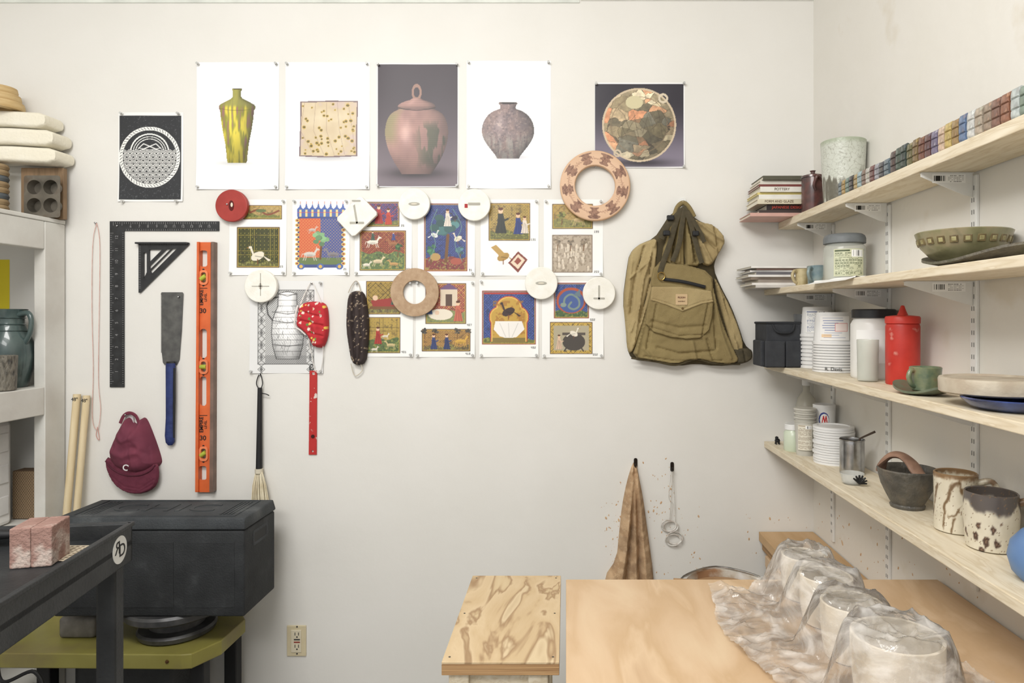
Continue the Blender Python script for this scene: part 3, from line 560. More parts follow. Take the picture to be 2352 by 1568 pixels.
wplate('label_tag',[(288,956),(296,951),(306,956),(308,980),(286,980)],[],.006,.002,M((206,200,202),.8),o)
hookpeg(o,298,950,.0,.03)
wtext('emblem','C',288,1074,14,.066,M((226,222,222),.7),o,rot=-15,bold=.0006)
# broom
o=E('hand_broom','small whisk broom with a black handle and loop','broom',(wx(597),D-.02,wz(1200)))
tube('handle',[wp(597,890,.016),wp(596,980,.016),wp(595,1078,.018)],[.008,.0095,.0115],M((30,30,32),.5,name='black_paint'),o,segs=14)
tube('hanging_loop',spl([wp(597,896,.016),wp(589,880,.012),wp(597,858,.006),wp(603,880,.012),wp(598,900,.018),wp(612,905,.018),wp(618,908,.012)],6),.0018,dark,o,segs=6)
tube('binding',[wp(595,1076,.02),wp(595,1086,.02)],.0145,M((210,202,182),.8),o,segs=14)
parts=[]
for i in range(110):
    a=random.uniform(-1,1);b=random.uniform(-1,1); p0=wp(595+a*8,1084,.02+.009*b);p1=wp(596+a*16,1115,.022+.014*b);p2=wp(598+a*23+random.uniform(-2,2),1165+random.uniform(-4,8),.024+.018*b)
    parts.append(tubeg([p0,p1,p2],.0013,4))
V,Fc=merge(parts); mk('bristles',V,Fc,M((228,219,194),.8,(212,199,168),40),o,smooth=True)
hookpeg(o,597,860,.004)
# masks
def redp(X,Y):
    col=mixc((192,46,54),(172,38,46),vn(X,Y,20,2)); rs=random.Random(4)
    for i in range(52):
        x,y=rs.uniform(676,752),rs.uniform(692,800); d=np.hypot(X-x,Y-y); kk=rs.choice([(238,232,224),(238,232,224),(88,136,70),(240,200,90)])
        R_=rs.uniform(1.3,3.2)
        if kk[0]==238:
            a=np.arctan2(Y-y,X-x); d=d*(1+.3*np.cos(5*a))
        col=np.where((d<R_)[...,None],np.array(kk)/255,col)
        if kk[0]==238: col=np.where((d<R_*.35)[...,None],np.array((226,180,60))/255,col)
    return col
o=E('face_mask','red floral cloth face mask hanging by ear loops','face mask',(wx(715),D-.02,wz(797)))
puff('cloth',[(683,702),(690,696),(706,692),(726,692),(742,696),(748,708),(750,735),(750,765),(744,788),(737,799),(724,799),(714,796),(708,782),(700,768),(688,757),(677,750),(676,738),(680,718)],.026,None,o,off=.0075,k=9,step=1.5,folds=[([(692,716),(738,728)],2.5,-.006),([(690,736),(740,748)],2.5,-.007),([(708,764),(740,772)],2.5,-.006),([(718,700),(728,790)],8,.010)],paint=redp,noise=(.003,14,14),sm=1)
tube('trim_band',spl([wp(684,701,.018),wp(679,722,.022),wp(677,748,.022),wp(690,758,.02),wp(702,769,.018)],5),.003,M((236,233,228),.8),o,segs=8)
tube('ear_loop',spl([wp(690,698,.02),wp(702,670,.012),wp(716,648,.007),wp(728,672,.012),wp(738,697,.02)],6),.0016,M((234,230,224),.8),o,segs=6)
tube('ear_loop',spl([wp(708,778,.02),wp(716,815,.014),wp(724,850,.012),wp(735,852,.012),wp(742,820,.012),wp(741,785,.02)],6),.0013,M((234,230,224),.8),o,segs=6)
hookpeg(o,716,650,.005)
def dkp(X,Y):
    col=mixc((60,48,46),(48,40,40),vn(X,Y,20,2)); rs=random.Random(9)
    for i in range(110):
        x,y=rs.uniform(788,845),rs.uniform(665,850); a=rs.uniform(0,3.1); u=(X-x)*math.cos(a)+(Y-y)*math.sin(a);v=-(X-x)*math.sin(a)+(Y-y)*math.cos(a)
        col=np.where(((u/2.6)**2+(v/.9)**2<1)[...,None],np.array((160,142,122))/255,col)
    return col
o=E('face_mask','dark brown floral cloth face mask hanging folded','face mask',(wx(817),D-.02,wz(845)))
puff('cloth',[(794,682),(800,670),(815,666),(830,670),(837,690),(843,745),(840,800),(835,834),(818,842),(803,834),(796,800),(790,755),(791,710)],.034,None,o,off=.0075,k=14,step=1.8,folds=[([(812,670),(808,740),(815,835)],3.5,-.014),([(826,680),(829,760),(825,825)],3,-.010)],paint=dkp,noise=(.003,10,16))
tube('ear_loop',spl([wp(800,672,.018),wp(808,655,.010),wp(817,645,.007),wp(824,652,.010),wp(829,672,.018)],6),.0016,M((190,180,164),.8),o,segs=6)
tube('ear_loop',spl([wp(806,835,.018),wp(812,858,.012),wp(820,862,.012),wp(832,850,.012),wp(828,835,.018)],6),.0018,M((214,206,190),.8),o,segs=6)
hookpeg(o,818,648,.005)
o=wplate('straight_edge',[(711,851),(728,851),(727,1044),(709,1044)],[circ(719,858,3,12),circ(718,1036,2.5,12)],.001,.004,M((190,34,32),.5,stops=[(.0,(186,46,44)),(.6,(178,44,42)),(.64,(214,198,190)),(1,(222,212,206))],scale=40),None,label='red painted metal strip spattered with clay',cat='ruler')
hookpeg(o,716,841,.006); tube('hanging_ring',[wp(716+5*math.cos(t),843+6*math.sin(t),.008) for t in np.linspace(0,2*math.pi,20)[:-1]],.0012,dark,o,segs=6,closed=True)
wplate('bolt_head',circ(718,1002,4,16),[],.005,.003,M((60,20,20),.4),o)
# ================================================================ vest
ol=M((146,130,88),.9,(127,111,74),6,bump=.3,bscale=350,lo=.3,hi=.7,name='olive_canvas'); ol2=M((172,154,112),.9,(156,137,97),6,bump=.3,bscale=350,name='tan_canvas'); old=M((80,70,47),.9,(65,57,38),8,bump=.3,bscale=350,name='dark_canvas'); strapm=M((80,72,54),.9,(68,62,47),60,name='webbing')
ve=E('canvas_vest','olive canvas work vest with pockets hanging on a hook','vest',(wx(1570),D-.05,wz(842)))
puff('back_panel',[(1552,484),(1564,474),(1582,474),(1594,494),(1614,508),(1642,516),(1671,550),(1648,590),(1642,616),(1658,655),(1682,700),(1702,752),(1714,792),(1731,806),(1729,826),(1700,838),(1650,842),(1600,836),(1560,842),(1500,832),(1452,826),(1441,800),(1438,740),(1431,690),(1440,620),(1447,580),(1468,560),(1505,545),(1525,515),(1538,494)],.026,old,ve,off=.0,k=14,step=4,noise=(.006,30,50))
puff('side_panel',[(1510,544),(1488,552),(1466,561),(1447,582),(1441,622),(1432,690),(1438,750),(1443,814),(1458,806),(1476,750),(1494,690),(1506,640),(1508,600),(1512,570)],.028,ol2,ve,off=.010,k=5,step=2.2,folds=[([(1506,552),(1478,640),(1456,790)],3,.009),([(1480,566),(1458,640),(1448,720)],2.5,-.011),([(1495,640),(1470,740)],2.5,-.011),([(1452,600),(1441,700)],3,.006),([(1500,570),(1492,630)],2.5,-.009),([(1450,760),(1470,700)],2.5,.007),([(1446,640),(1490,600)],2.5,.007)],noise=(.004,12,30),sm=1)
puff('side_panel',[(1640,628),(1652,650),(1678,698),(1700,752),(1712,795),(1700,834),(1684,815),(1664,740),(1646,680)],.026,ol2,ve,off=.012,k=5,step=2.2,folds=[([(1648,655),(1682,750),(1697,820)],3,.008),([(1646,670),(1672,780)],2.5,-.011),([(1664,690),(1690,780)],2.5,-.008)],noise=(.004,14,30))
puff('collar',[(1588,498),(1614,508),(1644,514),(1672,549),(1652,586),(1634,612),(1614,606),(1604,570),(1598,530)],.032,ol2,ve,off=.018,k=5,step=2,folds=[([(1600,508),(1640,538),(1662,552)],3,.011),([(1602,528),(1644,568)],3,-.015),([(1612,556),(1634,600)],3,.010),([(1642,522),(1652,580)],2.5,-.012),([(1608,570),(1618,600)],2.5,-.012)],noise=(.004,10,14))
puff('inner_panel',[(1546,500),(1560,482),(1578,484),(1594,520),(1604,566),(1616,612),(1570,612),(1526,606),(1520,580),(1534,540)],.034,ol,ve,off=.014,k=6,step=2,folds=[([(1556,490),(1545,600)],3,-.022),([(1570,490),(1575,605)],3,-.024),([(1582,505),(1600,600)],3,-.020),([(1562,500),(1560,600)],3.5,.009),([(1552,520),(1532,590)],3.5,.009),([(1584,540),(1590,600)],3,.009)],noise=(.004,8,40))
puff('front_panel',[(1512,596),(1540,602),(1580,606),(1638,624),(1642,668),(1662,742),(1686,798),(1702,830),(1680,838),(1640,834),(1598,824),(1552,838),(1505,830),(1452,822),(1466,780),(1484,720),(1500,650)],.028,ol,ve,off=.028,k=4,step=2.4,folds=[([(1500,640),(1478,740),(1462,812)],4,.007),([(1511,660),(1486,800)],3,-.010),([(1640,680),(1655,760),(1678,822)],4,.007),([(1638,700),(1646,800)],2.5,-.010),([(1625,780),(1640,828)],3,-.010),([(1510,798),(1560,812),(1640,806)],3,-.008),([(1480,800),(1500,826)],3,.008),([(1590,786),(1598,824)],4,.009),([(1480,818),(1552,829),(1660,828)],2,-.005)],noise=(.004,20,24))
puff('side_tab',[(1676,806),(1700,800),(1728,800),(1733,816),(1726,830),(1700,838),(1680,830)],.020,strapm,ve,off=.036,k=6,step=2,folds=[([(1690,805),(1696,834)],2,-.007),([(1708,802),(1714,834)],2,-.007)])
cp=puff('chest_pocket',[(1503,604),(1560,606),(1634,626),(1640,668),(1630,680),(1500,668),(1494,650)],.008,ol,ve,off=.054,k=2.5,step=2,folds=[([(1522,646),(1622,664)],3,-.005)],sm=1,noise=(.002,12,12))
pk=puff('pocket',[(1497,664),(1560,660),(1633,670),(1642,708),(1627,776),(1560,781),(1481,758),(1486,706)],.015,ol,ve,off=.053,k=3,step=1.8,folds=[([(1498,738),(1560,753),(1622,748)],4,-.006),([(1508,700),(1499,755)],2.5,-.007),([(1627,700),(1614,772)],2.5,-.007),([(1492,750),(1560,771),(1624,768)],1.5,-.004)],noise=(.003,14,14),sm=1)
puff('pocket_flap',[(1497,658),(1566,658),(1635,668),(1640,694),(1612,699),(1568,716),(1530,701),(1494,690)],.007,ol2,pk,off=.067,k=2.5,step=1.8,folds=[([(1499,686),(1530,695),(1568,709),(1611,693),(1636,689)],1.3,-.003)],sm=0,noise=(.0015,12,12))
wplate('snap_button',circ(1568,708,2.6,14),[],.0745,.002,M((120,96,60),.35,metal=.8),pk)
tube('zipper',spl([wp(1524,641,.065),wp(1570,647,.067),wp(1620,659,.065)],6),.006,dark,cp,segs=8,flat=.4,flatdir=(0,1,0))
lp=wplate('label_patch',rrect(1552,675,1579,700,2),[],.0745,.002,M((208,180,140),.8),pk); wtext('lettering','FILSON',1565.5,683,3.9,.077,M((96,40,30),.8),lp,bold=.0001); wtext('lettering','GARMENT',1565.5,692,2.6,.077,M((96,60,40),.8),lp)
for pts,w in (([(1564,478),(1552,510),(1540,555),(1524,600),(1516,626)],.010),([(1572,476),(1566,520),(1560,560),(1545,600)],.009),([(1570,474),(1584,505),(1596,550),(1612,604)],.009),([(1560,490),(1532,520),(1518,548)],.011),([(1578,484),(1606,530),(1618,556)],.008)):
    tube('strap',spl([wp(a,b,.064) for a,b in pts],5),w,strapm,ve,segs=8,flat=.2,flatdir=(0,1,0))
for x,y,w in ((1540,500,.013),(1598,536,.011),(1531,535,.012)): box('buckle',wx(x,.072)-w,wx(x,.072)+w,D-.079,D-.064,wz(y,.072)-.009,wz(y,.072)+.009,dark,ve,bev=.003)
tube('metal_ring',[wp(1519+8*math.cos(t),634+9*math.sin(t),.072) for t in np.linspace(0,2*math.pi,25)[:-1]],.002,M((170,140,80),.3,metal=1),ve,segs=8,closed=True)
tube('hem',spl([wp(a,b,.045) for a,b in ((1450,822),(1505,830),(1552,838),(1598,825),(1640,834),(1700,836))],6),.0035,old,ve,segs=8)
tube('back_collar',spl([wp(1548,500,.045),wp(1556,476,.042),wp(1569,466,.04),(wp(1582,476,.042)),wp(1594,498,.045)],6),.009,ol,ve,segs=10)
hk=E('coat_hook','white adhesive wall hook carrying the vest','hook',(wx(1568),D-.01,wz(476)))
wplate('base',rrect(1561,454,1576,476,6),[],.0,.006,steelw,hk,bev=.001); tube('hook_arm',spl([wp(1568,460,.006),wp(1568,470,.02),wp(1568,472,.035),wp(1568,462,.045)],5),.004,steelw,hk)
# towel
def tw(X,Y):
    t=ss(Y,1080,1330); col=mixc((204,172,136),(176,144,110),ss(vn(X,Y,12,6),.3,.7)); k=(ss(vn(X,Y,26,8),.45,.62))[...,None]*.5*(.3+.7*t)[...,None]; col=col*(1-k)+np.array((142,116,90))/255*k
    k=(vn(X,Y,4,18)>.68)[...,None]*.25; return col*(1-k)+np.array((222,202,174))/255*k
ov=[(1456,1066),(1464,1066),(1470,1100),(1480,1150),(1488,1210),(1495,1260),(1503,1320),(1508,1400),(1510,1450),(1395,1450),(1392,1400),(1388,1335),(1418,1292),(1424,1230),(1430,1170),(1442,1110)]
puff('towel',ov,.040,VC(.95,.7,420),None,off=.0005,k=14,step=2.2,folds=[([(1460,1070),(1452,1200),(1432,1440)],4,-.022),([(1461,1070),(1466,1200),(1474,1440)],4,-.022),([(1462,1080),(1482,1300),(1492,1440)],5,.012),([(1458,1100),(1440,1250),(1410,1440)],5,.012),([(1460,1100),(1460,1440)],5,.010)],paint=tw,noise=(.006,10,60),label='stained tan terry towel hanging from a hook',cat='towel')
def bhook(px,py):
    h=E('wall_hook','small dark bronze wall hook','hook',(wx(px),D-.005,wz(py+14)),'small dark wall hooks')
    wplate('base',rrect(px-4,py-8,px+4,py+14,3.5),[],0,.005,M((44,36,30),.35,metal=.6),h,bev=.001); tube('hook_arm',spl([wp(px,py+8,.004),wp(px,py+12,.018),wp(px,py+5,.026)],5),.003,M((44,36,30),.35,metal=.6),h)
bhook(1460,1060); bhook(1544,1069)
o=E('wire_tool','wire loops and rings on a cord hanging from a hook','wire cutter',(wx(1545),D-.01,wz(1255)))
wire=M((200,196,188),.5,(170,162,152),60); tube('cord',spl([wp(1545,1074,.02),wp(1543,1130,.01),wp(1538,1195,.01)],6),.0009,wire,o,segs=5); tube('cord',spl([wp(1545,1074,.02),wp(1550,1150,.01),wp(1552,1225,.01)],6),.0009,wire,o,segs=5); tube('cord',spl([wp(1544,1074,.02),wp(1536,1140,.01),wp(1546,1160,.01),wp(1536,1210,.01)],6),.0007,wire,o,segs=5)
for x,y,ra,rb in ((1536,1207,17,13),(1541,1209,16,12),(1550,1235,18,14),(1546,1240,17,13)):
    tube('ring',[wp(x+ra*math.cos(t),y+rb*math.sin(t),.012+.003*math.sin(t*2)) for t in np.linspace(0,2*math.pi,33)[:-1]],.0024,M((220,218,212),.4,(180,170,160),60),o,segs=8,closed=True)
# clay splatter
rs=random.Random(12)
def splat(items,xfb,label):
    parts=[]
    for x,z,r_ in items:
        V,Fc=latheg([(0,-.0002),(r_/S,0),(r_/S*.7,.0008),(0,.001)],(0,0,0),7,1,1.8); A=np.array(xfb(x,z)@Matrix.Rotation(rs.uniform(-.8,.8),4,'Z')); parts.append(([tuple(A[:3,:3]@np.array(v)+A[:3,3]) for v in V],Fc))
    V,Fc=merge(parts); mk('clay_splatter',V,Fc,M((190,152,114),.9,(206,178,144),30),None,smooth=True,label=label,cat='clay splatter',kind='stuff')
its=[]
for i in range(170):
    x=rs.gauss(1418,20);y=rs.gauss(1210,40)
    if i>70: x=rs.gauss(1520,22); y=rs.gauss(1140,45)
    if i>110: x=rs.uniform(1480,1620); y=rs.uniform(1160,1320)
    if i>145: x=rs.uniform(1700,1865); y=rs.uniform(1180,1330)
    its.append((x,y,min(abs(rs.gauss(0,.8))+.35,2.8)))
splat(its,lambda x,y:Matrix.Translation((wx(x),D,wz(y)))@RXW,'dried brown clay splatter on white wall')
splat([(rs.uniform(1.4,2.5),rs.uniform(.83,1.12),abs(rs.gauss(0,1.1))+.4) for i in range(90)],lambda y,z:Matrix.Translation((XR,y,z))@Matrix.Rotation(-math.pi/2,4,'Z')@RXW,'dried brown clay flecks low on side wall')
# outlet
o=E('wall_outlet','beige electrical outlet with cover plate','outlet',(wx(681),D,wz(1505)))
ivory=M((216,204,172),.4,(206,193,160),20,name='ivory_plastic'); V,Fc=boxg(wx(660),wx(704),D-.006,D,wz(1505),wz(1435),.002); mk('cover_plate',V,Fc,ivory,o)
V,Fc=boxg(wx(670),wx(694),D-.009,D-.005,wz(1496),wz(1444),.002); rc=mk('receptacle',V,Fc,M((228,218,192),.4),o)
marks('socket_slots',[(677,1452,678.5,1459),(685,1452,686.5,1459),(680.5,1461,683.5,1464),(677,1480,678.5,1487),(685,1480,686.5,1487),(680.5,1489,683.5,1492)],.0092,dark,rc)
marks('test_button',[(675,1467,689,1470)],.0092,M((60,60,60),.5),rc); marks('reset_button',[(675,1473,689,1476)],.0092,M((150,60,50),.5),rc)
for y in (1439,1501): wplate('screw',circ(682,y,2,12),[],.006,.001,metal,o)
# ================================================================ right shelves
ZF=.85
SH_Z={1:(EZ+.324,EZ+.35,.788),2:(EZ+.081,EZ+.101,.735),3:(EZ-.19,EZ-.17,.735),4:(EZ-.482,EZ-.46,.735)}
for i,(zb,zt,xf_) in SH_Z.items():
    box('shelf_board',xf_,XR-.004,ZF,D-.004,zb,zt,pine,None,bev=.002,label={1:'pale pine shelf board carrying test tiles and books',2:'pale pine shelf board carrying bowl and jar',3:'pale pine shelf board carrying bottles and plates',4:'pale pine shelf board carrying mugs and cans'}[i],cat='shelf',group='pine shelves on brackets')
stdY=[1.53,1.94,2.345]
for yv in stdY:
    zlo=.99 if yv<1.7 else .83
    o=box('shelf_standard',XR-.008,XR,yv-.012,yv+.012,zlo,EZ+.318,steelw,None,bev=.002,label='white slotted metal shelf standard screwed to wall',cat='shelf standard',group='slotted shelf standards')
    parts=[]
    z=zlo+.03
    while z<EZ+.30:
        for dy in (-.004,.004): parts.append(boxg(XR-.0086,XR-.0078,yv+dy-.0010,yv+dy+.0010,z,z+.010))
        z+=.027
    V,Fc=merge(parts); mk('slots',V,Fc,M((120,120,118),.7),o)
for i,(zb,zt,xf_) in SH_Z.items():
    for yv in stdY:
        br=E('shelf_bracket','white tapered metal shelf bracket with barcode sticker' if i<=2 else 'white tapered metal shelf bracket under a board','shelf bracket',(XR-.01,yv,zb-.05),'shelf brackets')
        x0=.758 if i!=1 else .795
        V,Fc=plateg([(x0,zb-.001),(XR-.009,zb-.001),(XR-.009,zb-.055),(XR-.03,zb-.05),(x0,zb-.010)],[],.002); mk('bracket_arm',V,Fc,steelw,br,xf=Matrix.Translation((0,yv,0))@RXW)
        box('bracket_flange',x0,XR-.009,yv-.006,yv+.006,zb-.0022,zb-.0008,steelw,br)
        if i<=2:
            c=Cv(0,0,66,20,1,(238,238,236)); rs2=random.Random(i*7)
            for k in range(22): 
                if rs2.random()<.6: c.rect(4+k,4,4.6+k,15,(20,20,20))
            for k in range(5):
                for w in range(9):
                    if rs2.random()<.75: c.rect(32+w*3.4,3+k*3.2,34+w*3.4,4.2+k*3.2,(110,110,110))
            c.mesh('barcode_sticker',lambda X,Y,a=.820,z=zb-.004,yy=yv: (a+X/66*.075,np.full(X.shape,yy-.0014),z-Y/20*.02),VC(.5),br)
# ---- books
def book(label,x0,x1,y0,y1,z,h,col,grp,title=None,tcol=(230,225,210),soft=False,yaw=0):
    b=E('book',label,'book',((x0+x1)/2,(y0+y1)/2,z),grp); xf=Matrix.Translation(((x0+x1)/2,(y0+y1)/2,0))@Matrix.Rotation(yaw,4,'Z')@Matrix.Translation((-(x0+x1)/2,-(y0+y1)/2,0))
    t=.0010 if soft else .0018; m=M(col,.45,tuple(v*.94 for v in col),20)
    V,Fc=merge([boxg(x0,x1,y0,y1,z,z+t),boxg(x0,x1,y0,y1,z+h-t,z+h),boxg(x0,x1,y0,y0+t,z+t,z+h-t)]); cv_=mk('cover',V,Fc,m,b,xf=xf)
    V,Fc=boxg(x0+.003,x1-.003,y0+t,y1-.003,z+t,z+h-t); mk('pages',V,Fc,M((232,227,212),.8,(218,211,194),120,stretch=(.1,.1,8)),b,xf=xf)
    if title: text('lettering',title,h*.7,xf@Matrix.Translation((min((x0+x1)/2,x0+.075),y0-.0006,z+h/2))@RXW,M(tcol,.5),cv_)
z=SH_Z[1][1]
cols=[((208,166,154),'thin salmon pink softcover book at stack bottom',.012,.640,None),((70,58,56),'thin dark grey hardcover book',.010,.672,None),((46,38,38),'black hardcover art book with red title',.020,.70,'JAPANESE DESIGN'),((218,210,186),'cream hardcover book with brown title',.017,.665,'FORM AND GLAZE'),((234,232,225),'white hardcover book in a stack',.016,.672,None),((224,208,134),'yellow and white softcover book',.008,.668,None),((232,229,220),'cream hardcover book with dark title',.018,.675,'POTTERY'),((120,64,60),'thin dark red hardcover book',.009,.672,None),((224,220,208),'pale hardcover book in a stack',.014,.678,None),((86,84,70),'dark green-grey hardcover book on top',.014,.684,None)]
for i,(cc,lb,h,x0,ti) in enumerate(cols):
    book(lb,x0,.905-.01*(i%3),2.37+.006*(i%3),2.522,z,h,cc,'books stacked on the top shelf',ti,(200,70,50) if ti and 'JAP' in ti else (110,90,70)); z+=h+.0003
z=SH_Z[2][1]
for i,(cc,lb,h,x0) in enumerate([((200,196,190),'thin grey softcover magazine',.009,.655),((230,226,220),'thin white softcover booklet',.008,.64),((158,148,138),'worn brown softcover book',.011,.66),((218,202,188),'thin buff softcover booklet',.008,.645),((232,230,226),'thin white softcover magazine',.007,.625),((112,110,114),'dark grey softcover book',.010,.65),((236,234,230),'white stapled paper booklet',.006,.64),((206,172,162),'pale pink softcover booklet',.006,.66),((236,234,230),'white loose-leaf booklet on top of pile',.006,.63)]):
    book(lb,x0,.86-.01*(i%3),2.34+.008*(i%4),2.52,z,h,cc,'booklets stacked on the middle shelf',soft=True,yaw=.04*((i%3)-1)); z+=h+.0003
# ---- pottery helpers
def cupprof(r0,r1,h,t=.004,belly=0):
    P=[(0,0),(r0*.85,0),(r0,.003)]
    for i in range(1,8):
        f=i/8; P.append((r0+(r1-r0)*f+belly*math.sin(math.pi*f),.003+(h-.003)*f))
    P+=[(r1,h-.001),(r1-t*.5,h+.0008),(r1-t,h-.001)]
    for i in range(7,0,-1):
        f=i/8; P.append((r0+(r1-r0)*f+belly*math.sin(math.pi*f)-t,.003+(h-.003)*f))
    P+=[(r0-t,.006),(0,.006)]
    return P
def mug(label,c,r0,r1,h,mat,ang,belly=0,hm=None,grp=None,cat='mug',name='mug',sx=1,sy=1,handle=True,wob=0):
    o=E(name,label,cat,c,grp); lathe('body',cupprof(r0,r1,h,.004,belly),c,mat,o,48,sx,sy,wob)
    if handle:
        t=math.radians(ang);d=Vector((math.cos(t),math.sin(t),0)); C=Vector(c); R=(r0+r1)/2+belly*.8-.002
        pts=spl([C+d*R+Vector((0,0,h*.82)),C+d*(R+h*.22)+Vector((0,0,h*.88)),C+d*(R+h*.34)+Vector((0,0,h*.6)),C+d*(R+h*.2)+Vector((0,0,h*.28)),C+d*(R-.001)+Vector((0,0,h*.2))],6)
        tube('handle',pts,[.006,.005,.0055,.005,.005],hm or mat,o,segs=10)
    return o
Z1=SH_Z[1][1]
c=(.828,2.29,Z1); o=E('lidded_jar','dark oxblood lidded jar beside stacked books','jar',c); ox=M((74,38,36),.25,stops=[(.3,(56,40,40)),(.5,(94,58,54)),(.65,(68,60,60)),(.8,(108,74,62))],scale=18,name='oxblood_glaze',coat=.5)
lathe('body',cupprof(.036,.037,.115,.004,.001),c,ox,o); lathe('lid',[(0,.113),(.039,.115),(.038,.122),(.022,.128),(.008,.131),(.007,.136),(.010,.140),(0,.142)],c,ox,o); tube('handle',spl([Vector(c)+Vector((.02,-.03,.10)),Vector(c)+Vector((.0,-.046,.115)),Vector(c)+Vector((-.01,-.04,.09)),Vector(c)+Vector((-.004,-.035,.07))],5),.005,ox,o)
c=(.853,2.10,Z1)
o=E('ceramic_cup','tall white crackle-glazed cup with dark runs at base','cup',c)
prof=cupprof(.058,.0665,.188); out=[]
for (a,b),(a2,b2) in zip(prof,prof[1:]):
    k=max(1,int(math.hypot(a2-a,b2-b)/.0016)); out+=[(a+(a2-a)*i/k,b+(b2-b)*i/k) for i in range(k)]
out.append(prof[-1]); V,Fc=latheg(out,c,200); V=np.array(V); A=(np.degrees(np.arctan2(V[:,1]-c[1],V[:,0]-c[0]))%360); H=(V[:,2]-c[2])/.188
PX_=np.random.RandomState(2).rand(520,2)*np.array([360,1.0]); dmin=np.full(len(A),9.);dm2=np.full(len(A),9.)
for p in PX_:
    da=np.abs(A-p[0]); da=np.minimum(da,360-da); d_=np.hypot(da*.0175*.06,(H-p[1])*.188); m=d_<dmin; dm2=np.where(m,dmin,np.minimum(dm2,d_)); dmin=np.where(m,d_,dmin)
col=mixc((204,207,198),(184,188,176),vn(A,H*90,20,3)); k=(np.clip(1-(dm2-dmin)/.0010,0,1)*.6)[...,None]; col=col*(1-k)+np.array((126,124,112))/255*k
k=ss(H,.90,.985)[...,None]*.7; col=col*(1-k)+np.array((150,160,136))/255*k
k=(ss(.38-H+.35*(vn(A,H*4,9,9)-.5),0,.06)*ss(vn(A,H*30,14,12),.36,.5))[...,None]*.85; col=col*(1-k)+np.array((88,84,72))/255*k
mk('body',V,Fc,VC(.3,.2,120),o,smooth=True,colors=col)
# test tiles
pal=[(84,72,70),(76,92,82),(62,76,70),(108,104,68),(130,108,74),(120,78,64),(104,72,72),(122,114,140),(212,186,162),(200,176,108),(160,132,86),(108,130,164),(214,214,210),(184,170,152),(160,142,124),(132,98,84),(150,104,82),(196,204,202),(134,152,138),(170,124,96),(142,96,78),(186,154,124)]
def tileg(w,dp,h):
    prof=[(0,0),(-.002,.002),(-.003,h*.15),(-.0025,h*.28),(-.0002,h*.31),(-.003,h*.35),(-.0032,h*.5),(-.0028,h*.62),(-.0002,h*.65),(-.003,h*.69),(-.003,h*.85),(-.001,h*.96),(.003,h),(.007,h*.98),(.009,h*.9),(.009,h*.16),(.012,h*.12),(dp,h*.1),(dp,0)]
    n=len(prof);V=[];bev=.0018
    for y,sc_ in ((-w/2,.93),(-w/2+bev,1),(w/2-bev,1),(w/2,.93)):
        for x,z in prof: V.append((.003+(x-.003)*sc_,y,z*sc_ if z>0.01 else z))
    Fc=[]
    for k in range(3):
        for i in range(n):
            j=(i+1)%n; Fc.append([k*n+i,k*n+j,(k+1)*n+j,(k+1)*n+i])
    bm=bmesh.new(); vs=[bm.verts.new(v) for v in V]
    for f in Fc: bm.faces.new([vs[i] for i in f])
    bm.faces.new([vs[i] for i in range(n)][::-1]); bm.faces.new([vs[3*n+i] for i in range(n)]); bmesh.ops.recalc_face_normals(bm,faces=bm.faces)
    bmesh.ops.triangulate(bm,faces=[f for f in bm.faces if len(f.verts)>4])
    return from_bm(bm)
def tiles(y0,y1,step,h,xf0,grp,pl,lab):
    y=y0;i=0
    V,Fc=tileg(step*.88,.034,h)
    while y>y1:
        cc=pl[i%len(pl)]; c2=pl[(i+5)%len(pl)]
        m=M(cc,.3,stops=[(.35,cc),(.55,tuple(v*.8 for v in cc)),(.68,tuple(min(255,v*.6+c2[k]*.5) for k,v in enumerate(cc)))],scale=60,coat=.4,name='tile_glaze')
        o=mk('test_tile',V,Fc,m,None,smooth=True,xf=Matrix.Translation((xf0+.003+random.uniform(0,.002),y,Z1))@Matrix.Rotation(random.uniform(-.03,.03),4,'Z')@Matrix.Scale(1+random.uniform(-.04,.05),4,(0,0,1)),sharp=35)
        tag(o,lab,'test tile',grp); y-=step; i+=1
tiles(1.655,1.08,.0265,.054,.790,'row of larger glaze test tiles',pal,'ridged ceramic glaze test tile on shelf edge')
tiles(1.975,1.685,.026,.042,.790,'row of smaller glaze test tiles',[(112,126,134),(180,152,98),(124,144,134),(78,78,78),(182,160,112),(164,186,190),(134,112,100),(198,194,186),(122,86,84),(162,162,170),(88,88,92)],'short ridged ceramic glaze test tile')
tiles(1.66,1.35,.0265,.05,.838,'back row of glaze test tiles',pal[7:]+pal[:7],'ceramic glaze test tile behind the front row')
# shelf 2
Z2=SH_Z[2][1]
bl=M((112,134,140),.3,stops=[(.3,(92,116,126)),(.5,(130,146,146)),(.65,(150,142,118))],scale=20,coat=.4,name='blue_grey_glaze')
mug('small beige ceramic cup',(.772,2.235,Z2),.019,.021,.056,M((196,182,144),.4,(164,148,108),30),200,grp='small cups on the middle shelf')
mug('small blue-grey glazed mug',(.797,2.155,Z2),.032,.035,.060,bl,215,grp='small cups on the middle shelf')
cc=Cv(0,0,60,30,1,(238,238,236)); cc.mesh('paper_sheet',lambda X,Y:(.712+X/60*.11-.008*(Y/30)*1,1.74+Y/30*.27,Z2+.0015+np.where(X<14,-(14-X)/14*.008,0)+.004*np.abs(np.sin(X*.14+Y*.2))*(X>14)),VC(.6),None,label='white crumpled paper lying over shelf edge',cat='paper sheet')
c=(.832,2.04,Z2+.006); o=E('plastic_jar','clear plastic jar with grey lid and paper label','jar',(c[0],c[1],Z2+.006))
